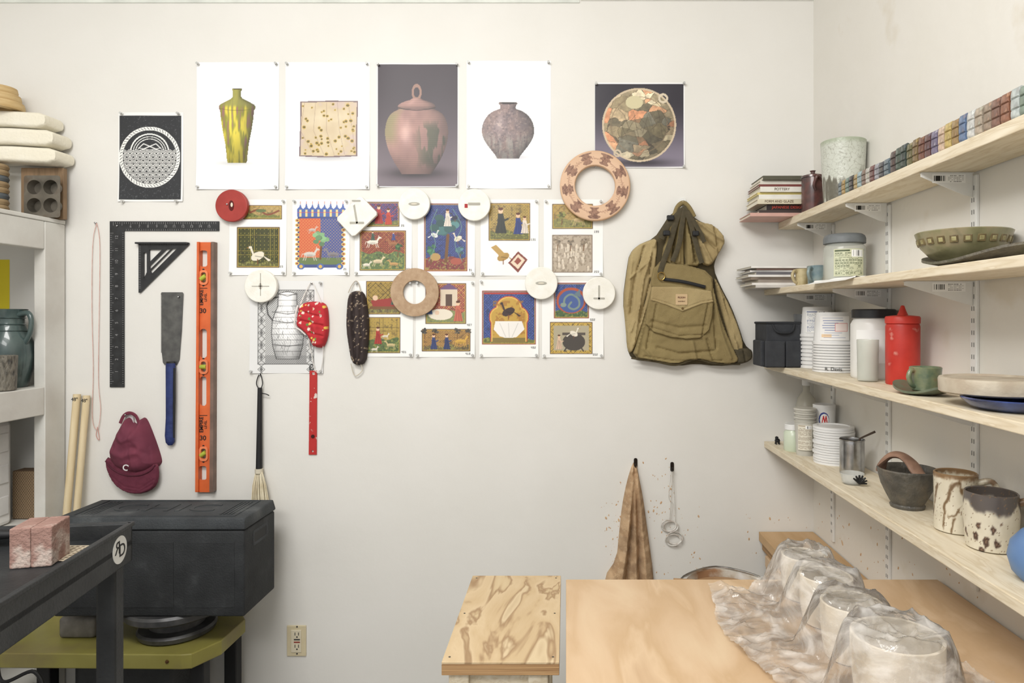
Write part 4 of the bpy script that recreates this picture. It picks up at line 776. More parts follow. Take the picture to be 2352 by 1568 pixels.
clear=M((218,220,210),.15,(206,210,200),8,alpha=.45,name='clear_plastic2'); lathe('body',[(0,0),(.056,0),(.060,.006),(.060,.098),(.054,.108),(.052,.112)],c,clear,o); lathe('contents',[(0,.003),(.055,.004),(.056,.07),(0,.072)],c,M((204,204,194),.9,(188,190,180),30),o)
lathe('lid',[(0,.139),(.050,.139),(.057,.134),(.060,.126),(.060,.112),(.052,.110)],c,M((112,116,118),.5,(100,104,106),40),o)
def cyl_label(name,c,r,z0,z1,ang,half,paint,parent,res=.0012):
    W=2*half*r; cv=Cv(0,0,100,100*(z1-z0)/W,min(2,W/res/100),(240,240,238)); paint(cv)
    H=cv.b[3]
    def fn(X,Y):
        a=ang+(X/100-.5)*2*half; return c[0]+r*np.cos(a),c[1]+r*np.sin(a),c[2]+z1-(Y/H)*(z1-z0)
    return cv.mesh(name,fn,VC(.5),parent)
def camang(c): return math.atan2(-c[1],-c[0])
def facts(bg,ink,seed,bars=True):
    def p(cv):
        H=cv.b[3]; cv.C[:]=np.array(bg)/255.; r2=random.Random(seed); y=5
        cv.rect(4,4,50,9,ink)
        y=13
        while y<H-6:
            x=5
            while x<92:
                w=r2.uniform(3,11)
                if r2.random()<.8: cv.rect(x,y,min(x+w,94),y+1.8,ink)
                x+=w+2
            y+=4.6
        if bars:
            cv.rect(55,3,97,min(26,H*.4),(244,244,242))
            for k in range(34):
                if r2.random()<.55: cv.rect(58+k*1.05,5,58.8+k*1.05,min(24,H*.36),(20,20,20))
    return p
cyl_label('paper_label',c,.0605,.012,.092,camang(c)+.25,.75,facts((200,202,172),(72,84,56),3),o)
dk=M((92,88,74),.55,stops=[(.3,(76,72,66)),(.5,(106,101,88)),(.65,(90,90,72)),(.75,(120,106,90))],scale=24,bump=.6,bscale=120,name='dark_textured_glaze')
def boatg(cx,cy,z,lx,ly,h,lift,t=.005,n=28,m=44,rot=0,sq=2.4):
    V=[];Fc=[]
    for s_ in (0,1):
        for i in range(n+1):
            f=i/n
            for j in range(m):
                a=2*math.pi*j/m; ca,sa=math.cos(a),math.sin(a); rr=(abs(ca)**sq+abs(sa)**sq)**(-1/sq)
                x=f*lx*rr*ca;y=f*ly*rr*sa
                zz=h*f**2.2+lift*(abs(y)/ly)**2*f+(t if s_==0 else 0)
                V.append((cx+x*math.cos(rot)-y*math.sin(rot),cy+x*math.sin(rot)+y*math.cos(rot),z+zz))
    o=(n+1)*m
    for i in range(n):
        for j in range(m):
            k=(j+1)%m; Fc.append([i*m+j,(i+1)*m+j,(i+1)*m+k,i*m+k]); Fc.append([o+i*m+k,o+(i+1)*m+k,o+(i+1)*m+j,o+i*m+j])
    for j in range(m): k=(j+1)%m; Fc.append([n*m+j,o+n*m+j,o+n*m+k,n*m+k])
    return V,Fc
V,Fc=boatg(.828,1.36,Z2,.080,.155,.006,.022); mk('serving_dish',V,Fc,dk,None,smooth=True,label='long dark textured ceramic dish under a bowl',cat='dish')
c=(.826,1.42,Z2+.012); o=E('bowl','wide green-brown bowl with stamped squares','bowl',c)
gb=M((120,116,72),.35,stops=[(.3,(108,104,73)),(.5,(134,130,97)),(.62,(148,136,107)),(.72,(112,108,83))],scale=22,coat=.4,name='olive_glaze')
lathe('body',[(0,0),(.045,0),(.048,.004),(.062,.012),(.080,.032),(.086,.048),(.089,.056),(.091,.062),(.088,.064),(.084,.058),(.078,.040),(.058,.016),(0,.008)],c,gb,o,64)
parts=[];parts2=[]
for i in range(22):
    a=2*math.pi*i/22; d=Vector((math.cos(a),math.sin(a),0)); q=Vector(c)+d*.0845+Vector((0,0,.043)); A=np.array(Matrix.Translation(q)@Matrix.Rotation(a,4,'Z')@Matrix.Rotation(.25,4,'Y'))
    V,Fc=boxg(-.002,.0015,-.0075,.0075,-.0075,.0075,.001); parts.append(([tuple(A[:3,:3]@np.array(v)+A[:3,3]) for v in V],Fc))
    V,Fc=boxg(-.001,.0022,-.0045,.0045,-.0045,.0045,.001); parts2.append(([tuple(A[:3,:3]@np.array(v)+A[:3,3]) for v in V],Fc))
V,Fc=merge(parts); mk('stamped_squares',V,Fc,M((92,78,52),.35,(120,106,72),80),o); V,Fc=merge(parts2); mk('stamped_centres',V,Fc,M((168,160,116),.35,(134,124,84),80),o)
# shelf 3
Z3=SH_Z[3][1]
fab=M((58,60,64),.85,(50,52,56),30,bump=.3,bscale=400,name='dark_fabric')
o=E('fabric_caddy','dark grey fabric tool caddy with pockets','caddy',(.735,2.37,Z3))
x0,x1,y0,y1=.676,.79,2.30,2.44
V,Fc=merge([boxg(x0,x1,y0,y0+.006,Z3,Z3+.150,.002),boxg(x0,x1,y1-.006,y1,Z3,Z3+.150,.002),boxg(x0,x0+.006,y0+.006,y1-.006,Z3,Z3+.150,.002),boxg(x1-.006,x1,y0+.006,y1-.006,Z3,Z3+.150,.002),boxg(x0,x1,y0,y1,Z3,Z3+.005)]); mk('body',V,Fc,fab,o)
V,Fc=boxg(x0-.008,x1-.055,y0-.012,y0,Z3+.002,Z3+.09,.004); mk('pocket',V,Fc,fab,o); V,Fc=boxg(x0+.062,x1+.003,y0-.012,y0,Z3+.002,Z3+.09,.004); mk('pocket',V,Fc,fab,o); V,Fc=boxg(x0-.014,x0,y0+.02,y1-.02,Z3+.002,Z3+.09,.004); mk('pocket',V,Fc,fab,o)
tube('rim_binding',spl([(x0,y0,Z3+.15),(x1,y0,Z3+.15),(x1,y1,Z3+.15),(x0,y1,Z3+.15)],1,True),.004,M((40,42,46),.8),o,closed=True); tube('handle',spl([(x0+.02,y0,Z3+.145),(x0+.035,y0-.008,Z3+.12),(x1-.035,y0-.008,Z3+.12),(x1-.02,y0,Z3+.145)],5),.004,M((40,42,46),.8),o)
smoke=M((120,122,124),.15,(106,108,110),8,alpha=.6,name='smoky_plastic')
lathe('plastic_cup',cupprof(.030,.035,.18,.002),(.838,2.405,Z3),smoke,None,label='tall smoky clear plastic container',cat='container')
wp_=M((230,230,229),.35,(220,220,219),10,name='white_plastic')
def cupstack(c,n,r0,r1,h,dz,label,grp,mat=wp_,inv=True,paint=None,ls=0,marking=None):
    for i in range(n):
        z=c[2]+i*dz
        if i==n-1: P=[(0,h),(r0-.002,h),(r0,h-.003),(r0+(r1-r0)*.85,.012),(r1-.001,.010),(r1+.002,.008),(r1+.002,.001),(r1,0),(0,0)]
        else: P=[(0,dz-.0002),(r1-.003,dz-.0002),(r1-.002,dz*.8),(r1+.002,dz*.7),(r1+.002,.001),(r1,0),(0,0)]
        if not inv:
            if i==0: P=[(0,0),(r0,0),(r1,h-.004),(r1+.002,h-.003),(r1+.002,h),(0,h)]
            else: z=c[2]+h+(i-1)*dz+.0002; P=[(0,0),(r1-.002,0),(r1-.001,dz*.5),(r1+.002,dz*.55),(r1+.002,dz*.95),(0,dz*.95)]
        o=lathe('plastic_tub',P,(c[0],c[1],z),mat,None,40,label=label,cat='plastic tub',group=grp)
        if paint and i==(n-1 if inv else 0):
            cyl_label('printed_label',(c[0],c[1],z),r1+.0005,.014 if inv else .02,h-.012,camang(c)+ls,.7,paint,o)
        if marking and i==1:
            a=camang(c)-.05; q=Vector((c[0]+(r1+.0026)*math.cos(a),c[1]+(r1+.0026)*math.sin(a),c[2]+.012)); text('handwriting',marking,.015,Matrix.Translation(q)@Matrix.Rotation(a+math.pi/2,4,'Z')@RXW,dark,o)
GT='white plastic tubs stacked on the shelf'
cupstack((.842,2.29,Z3),9,.046,.053,.10,.013,'white plastic tub nested upside down in a tall stack',GT,paint=facts((234,234,232),(110,122,156),5))
def blueprint(cv):
    H=cv.b[3]; cv.C[:]=np.array((236,235,233))/255; r2=random.Random(3)
    for k in range(9): cv.rect(8+r2.uniform(0,10),6+k*H/10,60+r2.uniform(0,30),8+k*H/10,(100,116,166),.8)
    cv.rect(52,H*.3,92,H*.62,(246,232,228)); cv.line([(52,H*.3),(92,H*.3),(92,H*.62),(52,H*.62)],1.2,(208,84,84),1,True); cv.rect(6,H*.74,40,H*.88,(226,170,100),.5)
cupstack((.838,2.13,Z3),11,.055,.064,.10,.0085,'white printed plastic tub nested upside down in a stack',GT,paint=blueprint,marking='R. Davis')
c=(.856,1.90,Z3); o=E('screw_top_jar','large white plastic jar with black lid','jar',c)
lathe('body',[(0,0),(.055,0),(.059,.004),(.060,.01),(.060,.150),(.055,.160),(.052,.164),(.052,.172)],c,M((226,225,221),.3,(216,215,211),8),o); lathe('lid',[(0,.192),(.054,.192),(.0575,.189),(.0575,.168),(.052,.167)],c,M((38,40,44),.4),o)
cyl_label('paper_label',c,.0604,.045,.135,camang(c)+.1,.9,lambda cv:cv.set(np.ones(cv.X.shape,bool),(238,238,236)),o)
lathe('clear_tub',cupprof(.026,.028,.11,.0015),(.80,1.81,Z3),clear,None,label='small clear plastic tub',cat='container')
c=(.852,1.728,Z3); o=E('squeeze_bottle','orange-red plastic squeeze bottle with short nozzle','squeeze bottle',c); rd=M((196,54,44),.4,stops=[(.4,(192,56,46)),(.62,(180,50,42)),(.7,(204,138,126))],scale=24,name='red_plastic')
lathe('body',[(0,0),(.038,0),(.040,.003),(.0405,.146),(.039,.152),(.036,.154)],c,rd,o); lathe('cap',[(.037,.153),(.041,.154),(.0415,.168),(.039,.172),(.026,.174),(.013,.175),(.009,.184),(.004,.199),(0,.200)],c,M((202,60,50),.4),o)
V,Fc=boatg(.785,1.50,Z3,.045,.07,.004,.018,rot=.3); mk('leaf_dish',V,Fc,M((84,96,76),.4,stops=[(.3,(74,84,68)),(.5,(104,112,90)),(.65,(116,94,76))],scale=24,coat=.3),None,smooth=True,label='small curled dark green dish under a mug',cat='dish')
mug('small green glazed mug standing on a dish',(.790,1.50,Z3+.0085),.027,.030,.052,M((96,112,84),.3,stops=[(.35,(84,100,80)),(.55,(122,128,96)),(.7,(132,100,78))],scale=30,coat=.5),195,sx=1.1,sy=1.1)
c=(.822,1.25,Z3); lathe('blue_plate',[(0,0),(.055,0),(.075,.008),(.086,.018),(.088,.021),(.085,.023),(.072,.014),(0,.010)],c,M((34,48,96),.25,stops=[(.35,(36,46,80)),(.55,(52,74,132)),(.7,(38,48,68))],scale=14,coat=.6),None,56,label='cobalt blue glazed plate under a slab',cat='plate')
lathe('clay_slab',[(0,0),(.088,0),(.092,.003),(.093,.026),(.091,.030),(.084,.031),(.080,.027),(0,.027)],(.822,1.315,Z3+.0235),M((176,158,136),.6,stops=[(.3,(156,140,120)),(.5,(188,178,160)),(.7,(166,150,132))],scale=10,bump=.2),None,56,wob=.006,label='round tan ceramic disc resting on a blue plate',cat='plate')
# shelf 4
Z4=SH_Z[4][1]
fig=E('figurine','tiny black toy animal figurine','figurine',(.765,2.47,Z4)); V,Fc=merge([latheg([(0,.006),(.008,.008),(.010,.014),(.007,.020),(0,.022)],(.765,2.47,Z4),14),latheg([(0,.018),(.006,.021),(.006,.028),(0,.031)],(.760,2.462,Z4),12)]+[tubeg([(.765+a,2.47+b_,Z4+.010),(.765+a*1.2,2.47+b_*1.2,Z4)],.0022,6) for a in (-.005,.005) for b_ in (-.005,.005)]); mk('body',V,Fc,dark,fig,smooth=True)
for c,h,r_,lb,m in (((.80,2.43,Z4),.085,.020,'small white plastic bottle',wp_),((.783,2.355,Z4),.092,.031,'pale green jar with white lid',M((206,215,194),.2,(196,206,184),10))):
    o=E('small_jar',lb,'jar',c,'small jars on the lowest shelf'); lathe('body',[(0,0),(r_*.92,0),(r_,.004),(r_,h*.68),(r_*.82,h*.76),(r_*.8,h*.8)],c,m,o); lathe('lid',[(r_*.8,h*.79),(r_*.9,h*.8),(r_*.9,h*.98),(r_*.85,h),(0,h)],c,M((236,236,234),.4),o)
c=(.872,2.478,Z4); o=E('clear_bottle','tall cloudy plastic bottle','bottle',c); lathe('body',[(0,0),(.034,0),(.038,.005),(.038,.13),(.030,.165),(.012,.19),(.012,.215),(0,.216)],c,M((214,210,196),.25,alpha=.6),o); lathe('cap',[(.013,.212),(.015,.214),(.015,.235),(0,.237)],c,wp_,o)
cupstack((.800,2.285,Z4),4,.028,.034,.115,.014,'tall clear deli cup in a nested stack','deli cups on the lowest shelf',M((222,219,208),.25,alpha=.75),False,facts((218,213,198),(146,128,104),8))
c=(.874,2.31,Z4); o=E('yogurt_tub','white plastic tub with red and blue oval logo','plastic tub',c); lathe('body',cupprof(.032,.037,.165,.0015),c,wp_,o)
def logo(cv):
    H=cv.b[3]; cv.C[:]=np.array((236,236,234))/255; cv.ell(40,H*.45,26,H*.3,(40,60,140)); cv.ell(42,H*.45,22,H*.24,(242,242,240)); cv.line([(30,H*.6),(38,H*.3),(44,H*.55),(50,H*.3),(56,H*.6)],5,(200,40,44)); 
cyl_label('printed_label',c,.0364,.07,.155,camang(c)+.15,.9,logo,o)
base=None
for i in range(15):
    if base is None:
        base=lathe('plastic_lid',[(0,.0012),(.048,.0012),(.050,.0045),(.058,.0045),(.0605,.003),(.0605,0),(.062,0),(.062,.0065),(.058,.0075),(.049,.0075),(.047,.004),(0,.004)],(.850,2.165,Z4),wp_,None,44,label='round white plastic lid in a tall stack',cat='plate',group='white lids stacked on the lowest shelf'); b0=base.location.copy()  # rimmed plastic container lids, not plates
    else:
        o=base.copy(); COL.objects.link(o); o.location=b0+Vector((random.uniform(-.003,.003),random.uniform(-.003,.003),i*.0078))
c=(.842,2.01,Z4); o=E('metal_can','shiny steel can holding a stick and tool','can',c); lathe('body',cupprof(.0345,.0345,.10,.001),c,metal,o)
lathe('rim_bead',[(.0345,.098),(.0362,.099),(.0362,.101),(.0345,.102)],c,metal,o)
tube('modelling_tool',[(c[0]-.02,c[1]-.01,Z4+.008),(c[0]+.02,c[1]-.01,Z4+.105),(c[0]+.055,c[1]-.03,Z4+.128)],[.002,.003,.0035],M((70,56,44),.5),None,label='thin dark modelling tool leaning in a can',cat='tool')
c=(.79,1.885,Z4); o=E('clear_dish','small clear plastic dish holding black cut shapes','dish',c); lathe('body',cupprof(.026,.032,.030,.0015),c,M((226,228,224),.1,alpha=.35),o)
V,Fc=merge([tubeg([(c[0]+.006,c[1]-.034,Z4+.010),(c[0]+.006+.020*math.cos(t),c[1]-.036,Z4+.014+.018*math.sin(t))],[.004,.0022],6) for t in np.linspace(-.3,2.6,7)]); mk('black_cutout',V,Fc,dark,o,smooth=True)
c=(.828,1.655,Z4); o=E('handled_bowl','dark grey-brown bowl with thick arched clay handle','bowl',c); dg=M((70,66,60),.45,stops=[(.3,(64,62,58)),(.5,(86,83,76)),(.68,(104,96,84))],scale=26,bump=.4,bscale=90,coat=.1)
lathe('body',[(0,0),(.038,0),(.040,.006),(.037,.010),(.048,.03),(.060,.055),(.066,.078),(.069,.092),(.066,.095),(.062,.090),(.054,.058),(.04,.025),(0,.016)],c,dg,o,56,wob=.008)
C=Vector(c)
tube('handle',spl([C+Vector((-.048,.038,.080)),C+Vector((-.044,.03,.104)),C+Vector((-.030,.018,.122)),C+Vector((-.012,.004,.123)),C+Vector((.002,-.014,.109)),C+Vector((.008,-.034,.090)),C+Vector((.012,-.055,.078))],6),[.014,.018,.020,.020,.018,.014],M((150,118,98),.6,(122,94,78),40,bump=.2),o,segs=14,flat=.4,flatdir=(0,0,1))
def potpaint(kind):
    def p(X,Y): # X angle(deg) Y height 0..1
        X0=X; wq=(vn(X,Y*90,14,21)-.5); X=X+16*wq; Y=Y+.10*(vn(X0,Y*90,11,22)-.5)
        n=vn(X*.6,Y*60,9,2); col=mixc((218,211,193),(200,191,169),n)
        if kind=='brush':
            for pts,w in (([(205,.1),(212,.45),(232,.82),(250,.9)],5.5),([(250,.9),(262,.6),(240,.35),(218,.3)],4),([(228,.05),(236,.25)],5),([(150,.2),(190,.8)],5),([(290,.15),(300,.7),(330,.9)],6)):
                d=segd(X,Y*90,[(a,b*90) for a,b in pts]); k=ss(w+8*(n-.4)-d,0,5)[...,None]*.9; col=col*(1-k)+np.array((104,80,54))/255*k
            k=ss(Y,.9,.97)[...,None]; col=col*(1-k)+np.array((130,103,74))/255*k
        else:
            k=ss(Y+.3*(vn(X,Y*0,30,4)-.4),.76,.86)[...,None]; col=col*(1-k)+np.array((90,83,79))/255*k
            for a,b,q in ((203,.26,9),(214,.46,7),(226,.20,10),(240,.42,8),(252,.20,9),(216,.06,7),(256,.54,5),(300,.3,9),(150,.4,9),(175,.3,8)):
                an=np.arctan2((Y-b)*90,X-a); d=np.hypot(X-a,(Y-b)*90)*(1+.12*np.cos(5*an+a)); k=ss(q+4*(n-.5)-d,0,3)[...,None]; col=col*(1-k)+np.array((76,57,49))/255*k; k=ss(2.8-d,0,1.2)[...,None]; col=col*(1-k)+np.array((124,98,80))/255*k
        sp=(vn(X0*2,Y*200,4,8)>.78)[...,None]; return np.where(sp,np.array((124,100,76))/255,col)
    return p
def pmug(label,c,r0,r1,h,kind,ang,belly=0):
    o=E('mug',label,'mug',c,'patterned mugs on the lowest shelf'); prof=cupprof(r0,r1,h,.004,belly); 
    out=[]; 
    for (a,b),(a2,b2) in zip(prof,prof[1:]):
        k=max(1,int(math.hypot(a2-a,b2-b)/.002)); out+=[(a+(a2-a)*i/k,b+(b2-b)*i/k) for i in range(k)]
    out.append(prof[-1]); n=160; V,Fc=latheg(out,c,n,wob=.006); V=np.array(V); 
    A=(np.degrees(np.arctan2(V[:,1]-c[1],V[:,0]-c[0]))%360); H=(V[:,2]-c[2])/h
    mk('body',V,Fc,VC(.25),o,smooth=True,colors=potpaint(kind)(A,H))
    t=math.radians(ang);d=Vector((math.cos(t),math.sin(t),0)); C=Vector(c); R=(r0+r1)/2+belly*.8-.002
    tube('handle',spl([C+d*R+Vector((0,0,h*.85)),C+d*(R+h*.22)+Vector((0,0,h*.9)),C+d*(R+h*.32)+Vector((0,0,h*.6)),C+d*(R+h*.18)+Vector((0,0,h*.3)),C+d*(R-.001)+Vector((0,0,h*.2))],6),[.008,.006,.006,.006,.007],M((130,106,82),.3,(208,200,180),30,lo=.45,hi=.55),o,segs=10)
pmug('tall white mug with brown brush strokes',(.842,1.475,Z4),.042,.043,.125,'brush',-35)
pmug('stout white mug with dark brown spots and rim',(.848,1.362,Z4),.044,.048,.112,'spot',-30,.003)
c=(.832,1.185,Z4); lathe('blue_vase',[(0,0),(.036,0),(.050,.015),(.057,.04),(.052,.065),(.036,.085),(.022,.096),(.020,.106),(.026,.116),(.023,.117),(.017,.106),(.018,.096),(.03,.082),(0,.06)],c,M((98,130,172),.4,(84,112,158),14),None,48,label='small matte blue ceramic vase',cat='vase')
for i in range(2):
    z0=EZ-.793-.034*(i+1)
    box('plywood_board',.715+.012*i,XR-.004,1.70,D-.006,z0,z0+.032,M((200,168,128),.6,(184,150,108),6,stretch=(3,.6,1)) if i==0 else plyedge,None,bev=.001,label='thick tan plywood board on top of another' if i==0 else 'brown plywood board under another board' ,cat='plywood board',group='stacked plywood boards')
o=E('board_stand','plain wooden stand under stacked boards','stand',(.82,2.1,0)); zt=EZ-.793-.068
for a,b in ((.74,1.78),(.88,1.78),(.74,2.44),(.88,2.44)): box('leg',a-.02,a+.02,b-.02,b+.02,0,zt-.04,plyedge,o,bev=.002)
box('top_rail',.72,.90,1.75,2.47,zt-.04,zt-.0005,ply,o,bev=.002)
# ================================================================ table, bench
TZ=EZ-.645
o=E('work_table','large plywood-topped studio work table','table',(.46,1.1,0))
box('table_top',.0,XR-.006,.45,1.68,TZ-.02,TZ,ply,o,bev=.0015)
for y in (.5,1.6): box('apron',.03,XR-.03,y-.02,y+.02,TZ-.11,TZ-.0202,pine,o,bev=.002)
for a in (.05,.86):
    for y in (.5,1.6): box('leg',a-.04,a+.04,y-.021+(.045 if y<1 else -.045),y+.021+(.045 if y<1 else -.045),0,TZ-.0202,pine,o,bev=.003)
x0,x1=-.232,-.0125
o=E('plywood_bench','narrow plywood-topped bench with lumber legs','bench',(-.12,1.48,0))
V,Fc=boxg(x0,x1,1.272,1.697,TZ-.002,TZ+.003,.0012); mk('top_veneer',V,Fc,plyw,o)
V,Fc=boxg(x0,x1,1.272,1.697,TZ-.0225,TZ-.0022,.001); mk('bench_top',V,Fc,plyedge,o)
for a in (x0+.012,x1-.012):
    for y in (1.29,1.48,1.68): V,Fc=latheg([(0,.0032),(.0022,.0032),(.0022,.0036),(0,.0036)],(a,y,TZ),10); mk('screw',V,Fc,M((90,84,76),.4,metal=.7),o)
box('apron',x0+.012,x1-.02,1.30,1.34,TZ-.11,TZ-.0226,pine,o,bev=.002); box('apron',x0+.012,x1-.02,1.63,1.67,TZ-.11,TZ-.0226,pine,o,bev=.002)
for a in (x0+.03,x1-.04):
    for y in (1.285,1.65): box('leg',a-.019,a+.019,y,y+.04,0,TZ-.0226,pine,o,bev=.003)
c=(.495,2.13); o=E('stool','round wooden stool under a bucket','stool',(c[0],c[1],0)); lathe('seat',[(0,.36),(.15,.36),(.155,.365),(.155,.385),(.15,.39),(0,.39)],(c[0],c[1],0),pine,o)
for t in (.8,2.36,3.93,5.5): tube('leg',[(c[0]+.11*math.cos(t),c[1]+.11*math.sin(t),.365),(c[0]+.15*math.cos(t),c[1]+.15*math.sin(t),.003)],.016,pine,o,segs=10)
cc=(c[0],c[1],.3905); o=E('clay_bucket','clay-stained white enamel bucket behind the table','bucket',cc)
lathe('body',[(0,0),(.105,0),(.108,.004),(.128,.37),(.131,.372),(.131,.378),(.126,.380),(.120,.376),(.103,.008),(0,.008)],cc,M((206,204,198),.4,stops=[(.4,(212,211,207)),(.55,(188,180,166)),(.65,(152,117,88))],scale=14),o,56)
lathe('slip',[(0,.355),(.118,.355),(.118,.35),(0,.35)],cc,M((152,118,85),.5,(170,136,101),14),o,40); tube('bail_handle',spl([Vector(cc)+Vector((-.131,0,.36)),Vector(cc)+Vector((-.12,.05,.382)),Vector(cc)+Vector((0,.125,.386)),Vector(cc)+Vector((.12,.05,.382)),Vector(cc)+Vector((.131,0,.36))],6),.003,metal,o)
tube('wooden_tool',[(c[0]-.16,c[1]-.01,.785),(c[0]-.10,c[1],.778),(c[0]-.04,c[1]+.02,.755)],.005,M((176,142,104),.7),None,label='thin wooden stick resting in the bucket',cat='stick')
# pots under plastic
pots=[(.548,1.575,.050,.098),(.550,1.445,.054,.100),(.544,1.300,.057,.104),(.545,1.125,.072,.122)]
for i,(px_,y,rr,hh) in enumerate(pots):
    lathe('clay_pot',cupprof(rr*.86,rr,hh,.006,.003),(px_,y,TZ),M((232,222,204),.8,(220,206,182),14,bump=.2),None,48,label='unfired pale clay pot under plastic sheeting',cat='pot',group='clay pots drying under plastic')
plas=bpy.data.materials.new('clear_plastic_film'); plas.use_nodes=True; nt=plas.node_tree;N=nt.nodes;L=nt.links; N.remove(N['Principled BSDF']); outn=N['Material Output']
tcn=N.new('ShaderNodeTexCoord')
def nz(scale,detail,dist):
    q=N.new('ShaderNodeTexNoise');q.inputs['Scale'].default_value=scale;q.inputs['Detail'].default_value=detail;q.inputs['Distortion'].default_value=dist;L.new(tcn.outputs['Object'],q.inputs['Vector']);return q
n1=nz(10,7,2.2);mr=N.new('ShaderNodeMapRange');mr.inputs['From Min'].default_value=.42;mr.inputs['From Max'].default_value=.66;mr.inputs['To Min'].default_value=.18;mr.inputs['To Max'].default_value=.62;L.new(n1.outputs['Fac'],mr.inputs['Value'])
n2=nz(20,3,1.6);bp=N.new('ShaderNodeBump');bp.inputs['Strength'].default_value=.45;bp.inputs['Distance'].default_value=.01;L.new(n2.outputs['Fac'],bp.inputs['Height'])
tr=N.new('ShaderNodeBsdfTransparent');df=N.new('ShaderNodeBsdfDiffuse');df.inputs['Color'].default_value=(.93,.91,.88,1);tl_=N.new('ShaderNodeBsdfTranslucent');tl_.inputs['Color'].default_value=(.95,.93,.90,1);gl=N.new('ShaderNodeBsdfGlossy');gl.inputs['Roughness'].default_value=.10
for q in (df,gl): L.new(bp.outputs[0],q.inputs['Normal'])
ma=N.new('ShaderNodeMixShader');ma.inputs[0].default_value=.30;L.new(df.outputs[0],ma.inputs[1]);L.new(tl_.outputs[0],ma.inputs[2])
mb=N.new('ShaderNodeMixShader');L.new(mr.outputs[0],mb.inputs[0]);L.new(tr.outputs[0],mb.inputs[1]);L.new(ma.outputs[0],mb.inputs[2])
fr=N.new('ShaderNodeFresnel');fr.inputs['IOR'].default_value=1.5;L.new(bp.outputs[0],fr.inputs['Normal']);mc_=N.new('ShaderNodeMixShader');L.new(fr.outputs[0],mc_.inputs[0]);L.new(mb.outputs[0],mc_.inputs[1]);L.new(gl.outputs[0],mc_.inputs[2]);L.new(mc_.outputs[0],outn.inputs['Surface'])
nx,ny=260,330; gx=np.linspace(.26,.82,nx);gy=np.linspace(.88,1.70,ny);X,Y=np.meshgrid(gx,gy)
H=np.zeros(X.shape)
for i,(px_,y,rr,hh) in enumerate(pots):
    ang=np.arctan2(Y-y,X-px_); d=np.hypot(X-px_,Y-y)+.002*np.sin(ang*5+i)
    w=1-ss(d,rr+.002,rr+.050); dip=-.007*(1-ss(d,0,rr*.85)); H=np.maximum(H,(hh+.006+dip)*w)
sad=np.clip(1-np.abs(X-.546)/.06,0,1)*ss(Y,1.08,1.16)*ss(1.6-Y,0,.05); H=np.maximum(H,.100*ss(sad,0,.7))
rid=1-np.abs(vn(X+.3*Y,Y*.8,.09,5,2)*2-1); rid2=1-np.abs(vn(X-.5*Y,Y*1.1,.045,9,2)*2-1); rid3=1-np.abs(vn(X*.8+.6*Y,Y-.3*X,.065,19,2)*2-1)
H=H+.008*rid**6+.005*rid2**5+.007*rid3**7+.014*vn(X,Y,.12,7,2)*(1-ss(H,.02,.08))+.002
edge=pip(X+.02*(vn(X,Y,.06,14)-.5),Y+.03*(vn(X,Y,.05,15)-.5),[(.335,1.60),(.42,1.585),(.47,1.66),(.62,1.655),(.655,1.5),(.66,1.4),(.71,1.25),(.76,1.1),(.78,.98),(.74,.90),(.50,.89),(.36,.92),(.39,1.1),(.36,1.2),(.31,1.38)])
idx=np.arange(nx*ny).reshape(ny,nx); q=np.stack([idx[:-1,:-1],idx[:-1,1:],idx[1:,1:],idx[1:,:-1]],-1).reshape(-1,4); ok=edge[:-1,:-1].ravel()&edge[1:,1:].ravel(); q=q[ok]
us=np.unique(q); mp_=-np.ones(nx*ny,int); mp_[us]=np.arange(len(us)); V=np.stack([X,Y,TZ+H],-1).reshape(-1,3)[us]
mk('plastic_sheeting',V,mp_[q],plas,None,smooth=True,sharp=80,label='clear crinkled plastic sheeting draped over clay pots',cat='plastic sheet')
# ================================================================ left rack
RX=-1.856
o=E('shelving_rack','white painted lumber shelving rack','shelf',(-2.13,2.0,0))
def bx(n,*a,**k): return box(n,*a,whitep,o,bev=.003,**k)
for y0,y1 in ((2.432,2.53),(1.5,1.6)):
    for xa in (RX-.04,XL+.01): bx('post',xa,xa+.04,y0,y1,0,1.9415)
for zt_ in (1.942,1.352,.87,.3):
    bx('beam',RX-.04,RX-.001,1.601,2.431,zt_-.1,zt_-.0005); bx('beam',XL+.012,XL+.05,1.601,2.431,zt_-.1,zt_-.0005)
    if zt_>1.9: bx('shelf_panel',XL+.01,RX+.002,1.5,2.53,zt_,zt_+.015)
    else: bx('shelf_panel',XL+.051,RX-.041,1.5,2.53,zt_-.02,zt_-.0006)
tl=M((58,72,74),.3,stops=[(.3,(50,64,66)),(.55,(78,94,92)),(.7,(58,70,68))],scale=12,coat=.5,name='grey_green_glaze')
c=(-1.975,2.42,1.352); o=E('jug','dark grey-green glazed pottery jug with handle','jug',c)
lathe('body',[(0,0),(.052,0),(.056,.006),(.070,.06),(.076,.11),(.072,.16),(.056,.20),(.046,.222),(.046,.245),(.052,.268),(.056,.276),(.050,.277),(.042,.25),(.042,.222),(.06,.18),(.06,.05),(0,.01)],c,tl,o,56)
for zz in (.2,.222,.245): lathe('throwing_ridge',[(.044,zz-.004),(.0505 if zz>.21 else .060,zz),(.044,zz+.004)],c,tl,o,40)
C=Vector(c); tube('handle',spl([C+Vector((.044,-.01,.258)),C+Vector((.080,-.015,.262)),C+Vector((.094,-.018,.235)),C+Vector((.086,-.015,.19)),C+Vector((.064,-.01,.155))],6),[.010,.009,.008,.008,.009],tl,o,segs=12)
V,Fc=boatg(*(C+Vector((-.048,-.02,.258))),.018,.016,.015,.0,.003,10,24); mk('spout',V,Fc,tl,o,smooth=True)
